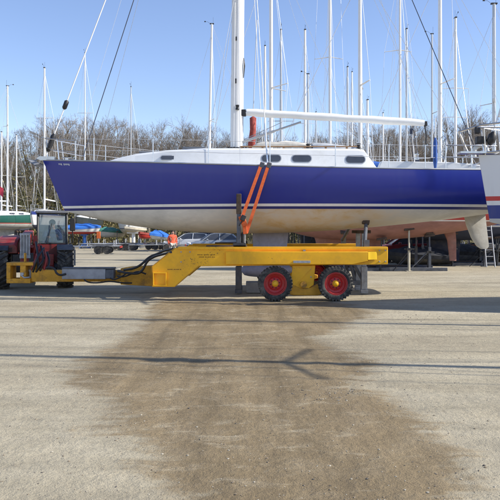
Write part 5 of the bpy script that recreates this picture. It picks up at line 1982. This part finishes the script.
make_car('silver blue hatchback parked beyond the trailer, right of the person in orange', (GX(214, 47), 47, 0), .18, M['silver'], 3.9)
make_car('white car half hidden behind the orange jacketed person', (GX(189, 52), 52, 0), .05, mat('white_car_paint', (.6, .62, .64), .3, var=.08, coat=.4), 4.1)
make_car('dark red car seen under the red bottomed yacht, right of the trailer end', (GX(394, 36.8), 33.6, 0), .0, mat('dark_red_car_paint', (.22, .02, .025), .35, var=.12, coat=.4), 4.0)
make_car('dark blue car behind the prop and the trailer end', (GX(436, 38.7), 38.6, 0), PI, mat('navy_car_paint', (.02, .03, .07), .35, var=.12, coat=.4), 4.2)

# ------------------------------------------------------------------ props, small trailers, covered dinghies
def make_prop(label, loc, zt, paint, group='adjustable props under the yachts', lean=0.0, r=.05):
    root = thing('boat_prop', label, 'prop', loc, 0, group)
    b = MB()
    b.box2((-.12, -.12, 0), (.12, .12, .025))
    b.tube([(0, 0, .02), (lean, 0, zt * .55)], r, 10)
    b.build('base_tube', paint, root)
    b = MB()
    b.tube([(lean, 0, zt * .5), (lean * 1.6, 0, zt - .06)], r * .7, 10)
    b.build('inner_tube', paint, root)
    b = MB()
    b.box((lean, 0, zt * .52), (.2, .2, .09))
    b.tube([(lean - .2, -.05, zt * .52), (lean + .2, -.05, zt * .52)], .02, 6)
    b.tube([(0, 0, zt * .48), (-.62, .1, .0)], .018, 5)
    b.build('clamp', M['dark'], root)
    MB().box((lean * 1.6, 0, zt - .03), (.40, .16, .09), ry=-.15).build('head_pad', M['timber'], root, bevel=.015)
    return root


make_prop('white adjustable prop with a black head standing right of the yellow trailer end', (GX(409, 25.75), 25.75, 0), GZ(228.5, 25.75), M['cream'])
make_prop('bright red prop standing behind the pinkish keel', (GX(457.5, 34.6), 34.6, 0), GZ(234, 34.6), mat('bright_red_paint', (.75, .05, .03), .5), r=.035)
make_prop('thin cream prop standing behind the rudder of the blue yacht', (GX(468, 35), 35, 0), GZ(233, 35), M['cream'], r=.04)
make_prop('grey prop leaning under the blue hull behind the rudder', (GX(484, 29.3), 29.3, 0), 1.28, M['slate'], lean=.06)


def make_small_trailer(label, loc, rotz, group='small boat trailers beyond the yard'):
    root = thing('launching_trailer', label, 'trailer', loc, rotz, group)
    b = MB()
    for s in (-1, 1):
        b.tube([(-2.4, 0, .52), (-1.4, s * .55, .52), (1.9, s * .62, .55)], .045, 6)
        b.tube([(1.5, s * .62, .55), (1.5, s * .55, .95)], .035, 6)
        b.tube([(-.3, s * .58, .52), (-.3, s * .5, .90)], .035, 6)
    for x in (-1.3, -.3, .7, 1.6): b.tube([(x, -.6, .53), (x, .6, .53)], .035, 6)
    b.tube([(-2.4, 0, .52), (-2.4, 0, .05)], .03, 6)
    b.build('frame', M['galv'], root)
    for s in (-1, 1):
        for x in (.45, 1.05):
            w_ = MB().lathe([(.14, -.08), (.27, -.08), (.29, -.05), (.29, .05), (.27, .08), (.14, .08)], (x, s * .78, .29), 'y', 20).build('wheel', M['rubber'], root, smooth=35)
            MB().lathe([(.14, -.06), (.14, .06), (.03, .075)], (x, s * .78, .29), 'y', 14).build('rim', M['galv'], w_)
        MB().box2((.1, s * .68, .60), (1.4, s * .9, .63)).build('mudguard', M['black'], root)
    b = MB()
    b.box2((1.92, -.75, .42), (1.97, .75, .56))
    b.build('light_board', M['lamp_red'], root)
    return root


ot = make_small_trailer('galvanised launching trailer standing beneath the green covered dinghy', (GX(108, 55), 55, 0), .1)
for px, Y, r, lb in ((121, 53.5, .05, 'empty launching trailer left of the beige hull'), (146, 56, -.12, 'empty launching trailer right of the beige hull'), (160, 51, .2, 'empty launching trailer left of the person in orange'),
                     (93, 45.5, .1, 'empty launching trailer right of the blue stand under the bow'), (425, 34.0, .1, 'empty launching trailer behind the white prop'), (470, 33.6, -.1, 'empty launching trailer behind the grey rudder'),
                     (448, 38.2, .3, 'empty launching trailer behind the pinkish keel'), (494, 33.4, .2, 'empty launching trailer at the right edge under the white bow')):
    c_ = copy_tree(ot)
    c_.location = (GX(px, Y), Y, 0)
    c_.rotation_euler = (0, 0, r)
    c_['label'] = lb


def make_dinghy(label, loc, rotz, tarp, hullc, L=3.6, B=1.5, group='dinghies laid up beyond the yard', cover=True, h=.55):
    root = thing('dinghy', label, 'dinghy', loc, rotz, group)
    hs = HullShape(L=L, B=B, xb=-L / 2, zsb=h + .2, zss=h, zbb=.25, zbm=0, zbs=.06, rakeb=.5, rakes=.05, tw=.8, p=.6, sag=.05)
    hs.hull(16, 8).build('hull', hullc, root, smooth=60)
    rows = []
    for i in range(11):
        u = .01 + .98 * i / 10
        l, r = hs.deck(u, -1, -.02, -.14), hs.deck(u, 1, -.02, -.14)
        l2, r2 = hs.deck(u, -1, -.02, .03), hs.deck(u, 1, -.02, .03)
        c_ = (l2 + r2) / 2
        t_ = (.36 if cover else .02) * min(1, 3 * min(u, 1.1 - u)) + .03 * math.sin(i * 2.2)
        rows.append([l, l2, l2.lerp(c_, .5) + Vector((0, 0, t_ * .62)), c_ + Vector((0, 0, t_)), r2.lerp(c_, .5) + Vector((0, 0, t_ * .62)), r2, r])
    MB().loft(rows, closed=False).build('cover', tarp, root, smooth=30)
    return root


HWH = mat('white_dinghy_hull', (.6, .59, .54), .4, var=.15, scale=4)
make_dinghy('dinghy under a green tarpaulin, laid up beneath the blue bow', (GX(109, 62), 62, .98), 1.05, M['tarp_green'], HWH, 3.2, 1.6)
make_dinghy('small boat under a blue tarpaulin on the blue stand, red and white hull', (GX(82, 60), 60, 1.30), PI + .1, M['tarp_blue'], hull_mat('small_hull', [(0, (.42, .05, .04)), (.22, (.70, .69, .66))], zmax=1.0), 3.5, 1.6)
make_dinghy('dinghy under a blue cover left of the person in orange', (GX(158, 51), 51, .92), 1.0, M['tarp_blue'], HWH, 2.0, 1.1, h=.3)
make_dinghy('beige dinghy on a white trestle, between the two empty trailers', (GX(133.5, 58), 58, 1.49), 1.0, M['cream'], M['cream'], 2.4, 1.2, cover=False, h=.30)
make_dinghy('red dinghy sitting on the launching trailer right of the beige hull', (GX(145, 56), 56, .92), 1.25, M['sail_red'], mat('red_dinghy_hull', (.5, .04, .03), .4), 2.0, 1.1, cover=False, h=.4)


def make_trestle(label, loc, zt, paint, wd=.5):
    root = thing('trestle', label, 'trestle', loc, 0, 'stands under the boats beneath the blue bow')
    b = MB()
    b.tube([(0, 0, .1), (0, 0, zt)], .16, 10)
    for s in (-1, 1):
        b.tube([(0, 0, .55), (s * .42, -.3, 0.03)], .05, 6)
        b.tube([(0, 0, .55), (s * .42, .3, 0.03)], .05, 6)
    b.build('column', paint, root)
    MB().box2((-wd, -.25, zt), (wd, .25, zt + .1)).build('cross_head', paint, root, bevel=.01)
    return root


make_trestle('blue steel stand under the small boat with the blue tarpaulin', (GX(84.5, 60), 60, 0), 1.19, M['blue_plain'], .3)
make_trestle('white trestle under the beige dinghy', (GX(133.5, 58), 58, 0), 1.38, M['white'], .55)
mk = thing('marker_post', 'orange topped marker post beside the small boat with the blue tarpaulin', 'post', (GX(98.5, 56), 56, 0))
MB().tube([(0, 0, 0), (0, 0, 1.0)], .05, 8).build('post', M['galv'], mk)
MB().box2((-.16, -.05, .95), (.16, .05, 1.55)).build('marker_board', M['hivis'], mk, bevel=.02)


# dark clutter under the sterns at the right
def make_pallets(label, loc, rotz, n):
    root = thing('pallet_stack', label, 'pallets', loc, rotz, 'timber stacks under the yachts at the right')
    for k in range(n):
        b = MB()
        for q in range(6): b.box((-.5 + q * .2, 0, k * .145 + .125), (.13, 1.0, .022))
        for y in (-.44, 0, .44): b.box((0, y, k * .145 + .0685), (1.15, .1, .088))
        for q in range(3): b.box((-.5 + q * .5, 0, k * .145 + .0125), (.12, 1.0, .022))
        b.build('pallet', M['timber'], root, smooth=0)
    return root


for px, Y, r, n, lb in ((420, 32.2, .2, 4, 'dark pallet stack behind the cream prop'), (438, 33.2, -.3, 5, 'dark pallet stack left of the pinkish rudder'), (462, 33.4, .1, 3, 'low dark pallet stack behind the rudder of the blue yacht'), (488, 33.0, -.1, 5, 'dark pallet stack under the white bow')):
    make_pallets(lb, (GX(px, Y), Y, 0), r, n)


def make_drum(label, loc, paint):
    root = thing('oil_drum', label, 'drum', loc, 0, 'oil drums under the yachts')
    MB().lathe([(.28, 0), (.29, .01), (.285, .28), (.297, .29), (.285, .30), (.285, .58), (.297, .59), (.285, .60), (.29, .87), (.275, .88), (.27, .865), (.02, .865)], (0, 0, 0), 'z', 24).build('drum_body', paint, root, smooth=30)
    MB().lathe([(.03, .865), (.03, .885), (.01, .885)], (.17, .05, 0), 'z', 10).build('bung', M['galv'], root)


make_drum('dark blue oil drum beside the pinkish rudder', (GX(431, 31.6), 31.6, 0), M['slate'])
make_drum('rusty oil drum between the props and the rudder', (GX(474, 34.2), 34.2, 0), M['rust'])
for px, Y, lb in ((437.5, 31.2, 'old tyre with a pale rim leaning by the oil drum'), (400, 31.0, 'old tyre lying behind the cream prop')):
    tyr = thing('old_tyre', lb, 'tyre', (GX(px, Y), Y, 0))
    MB().lathe([(.17, -.09), (.30, -.10), (.33, -.06), (.33, .06), (.30, .10), (.17, .09), (.17, -.09)], (0, 0, .335), 'y', 28, caps=False).build('tyre', M['rubber'], tyr, smooth=35)
    MB().lathe([(.168, -.07), (.168, .07), (.05, .04), (.02, .04)], (0, 0, .335), 'y', 20).build('rim', M['cream'], tyr, smooth=35)

BK = mat('shade_dark_cover', (.025, .028, .035), .8, var=.4, scale=5, bump=.3, bscale=9)  # for dinghies added to fill in the dark shade under the sterns
make_dinghy('added black covered dinghy filling the shade, left of the rudder of the blue yacht', (GX(455, 32.6), 32.6, .02), .1, BK, M['slate'], 3.4, 1.5, h=.5)
make_dinghy('added black covered dinghy filling the shade, below the white bow', (GX(495, 34.6), 34.6, .02), PI, BK, M['dark'], 3.8, 1.6, h=.6)
make_dinghy('added black covered dinghy filling the shade behind the cream prop', (GX(418, 30.2), 30.2, .02), -.1, BK, M['dark'], 3.0, 1.4, h=.42)
for px, Y, zt, lb in ((380, 25.9, 1.32, 'dark prop close to the trailer end'), (428, 26.0, 1.45, 'dark prop in front of the pinkish rudder'), (452, 29.6, 1.5, 'dark prop just right of the pinkish rudder'), (479, 31.8, 1.4, 'dark prop behind the blue yacht rudder tip'), (497, 29.8, 1.35, 'dark prop at the right edge below the white bow')):
    make_prop(lb, (GX(px, Y), Y, 0), zt, M['dark'], r=.045, lean=.04)
ld_ = thing('ladder', 'aluminium ladder leaning on the blue hulled yacht behind the stern', 'ladder', (GX(490, 28.9), 28.9, 0))
for s in (-1, 1):
    MB().tube([(s * .19, -.1, 0), (s * .17, .55, 2.5)], .028, 6).build('rail', M['alu_grey'], ld_)
for k in range(8):
    MB().tube([(-.185, -.1 + .65 * (k + .6) / 8.6, 2.5 * (k + .6) / 8.6), (.185, -.1 + .65 * (k + .6) / 8.6, 2.5 * (k + .6) / 8.6)], .016, 6).build('rung', M['alu_grey'], ld_)
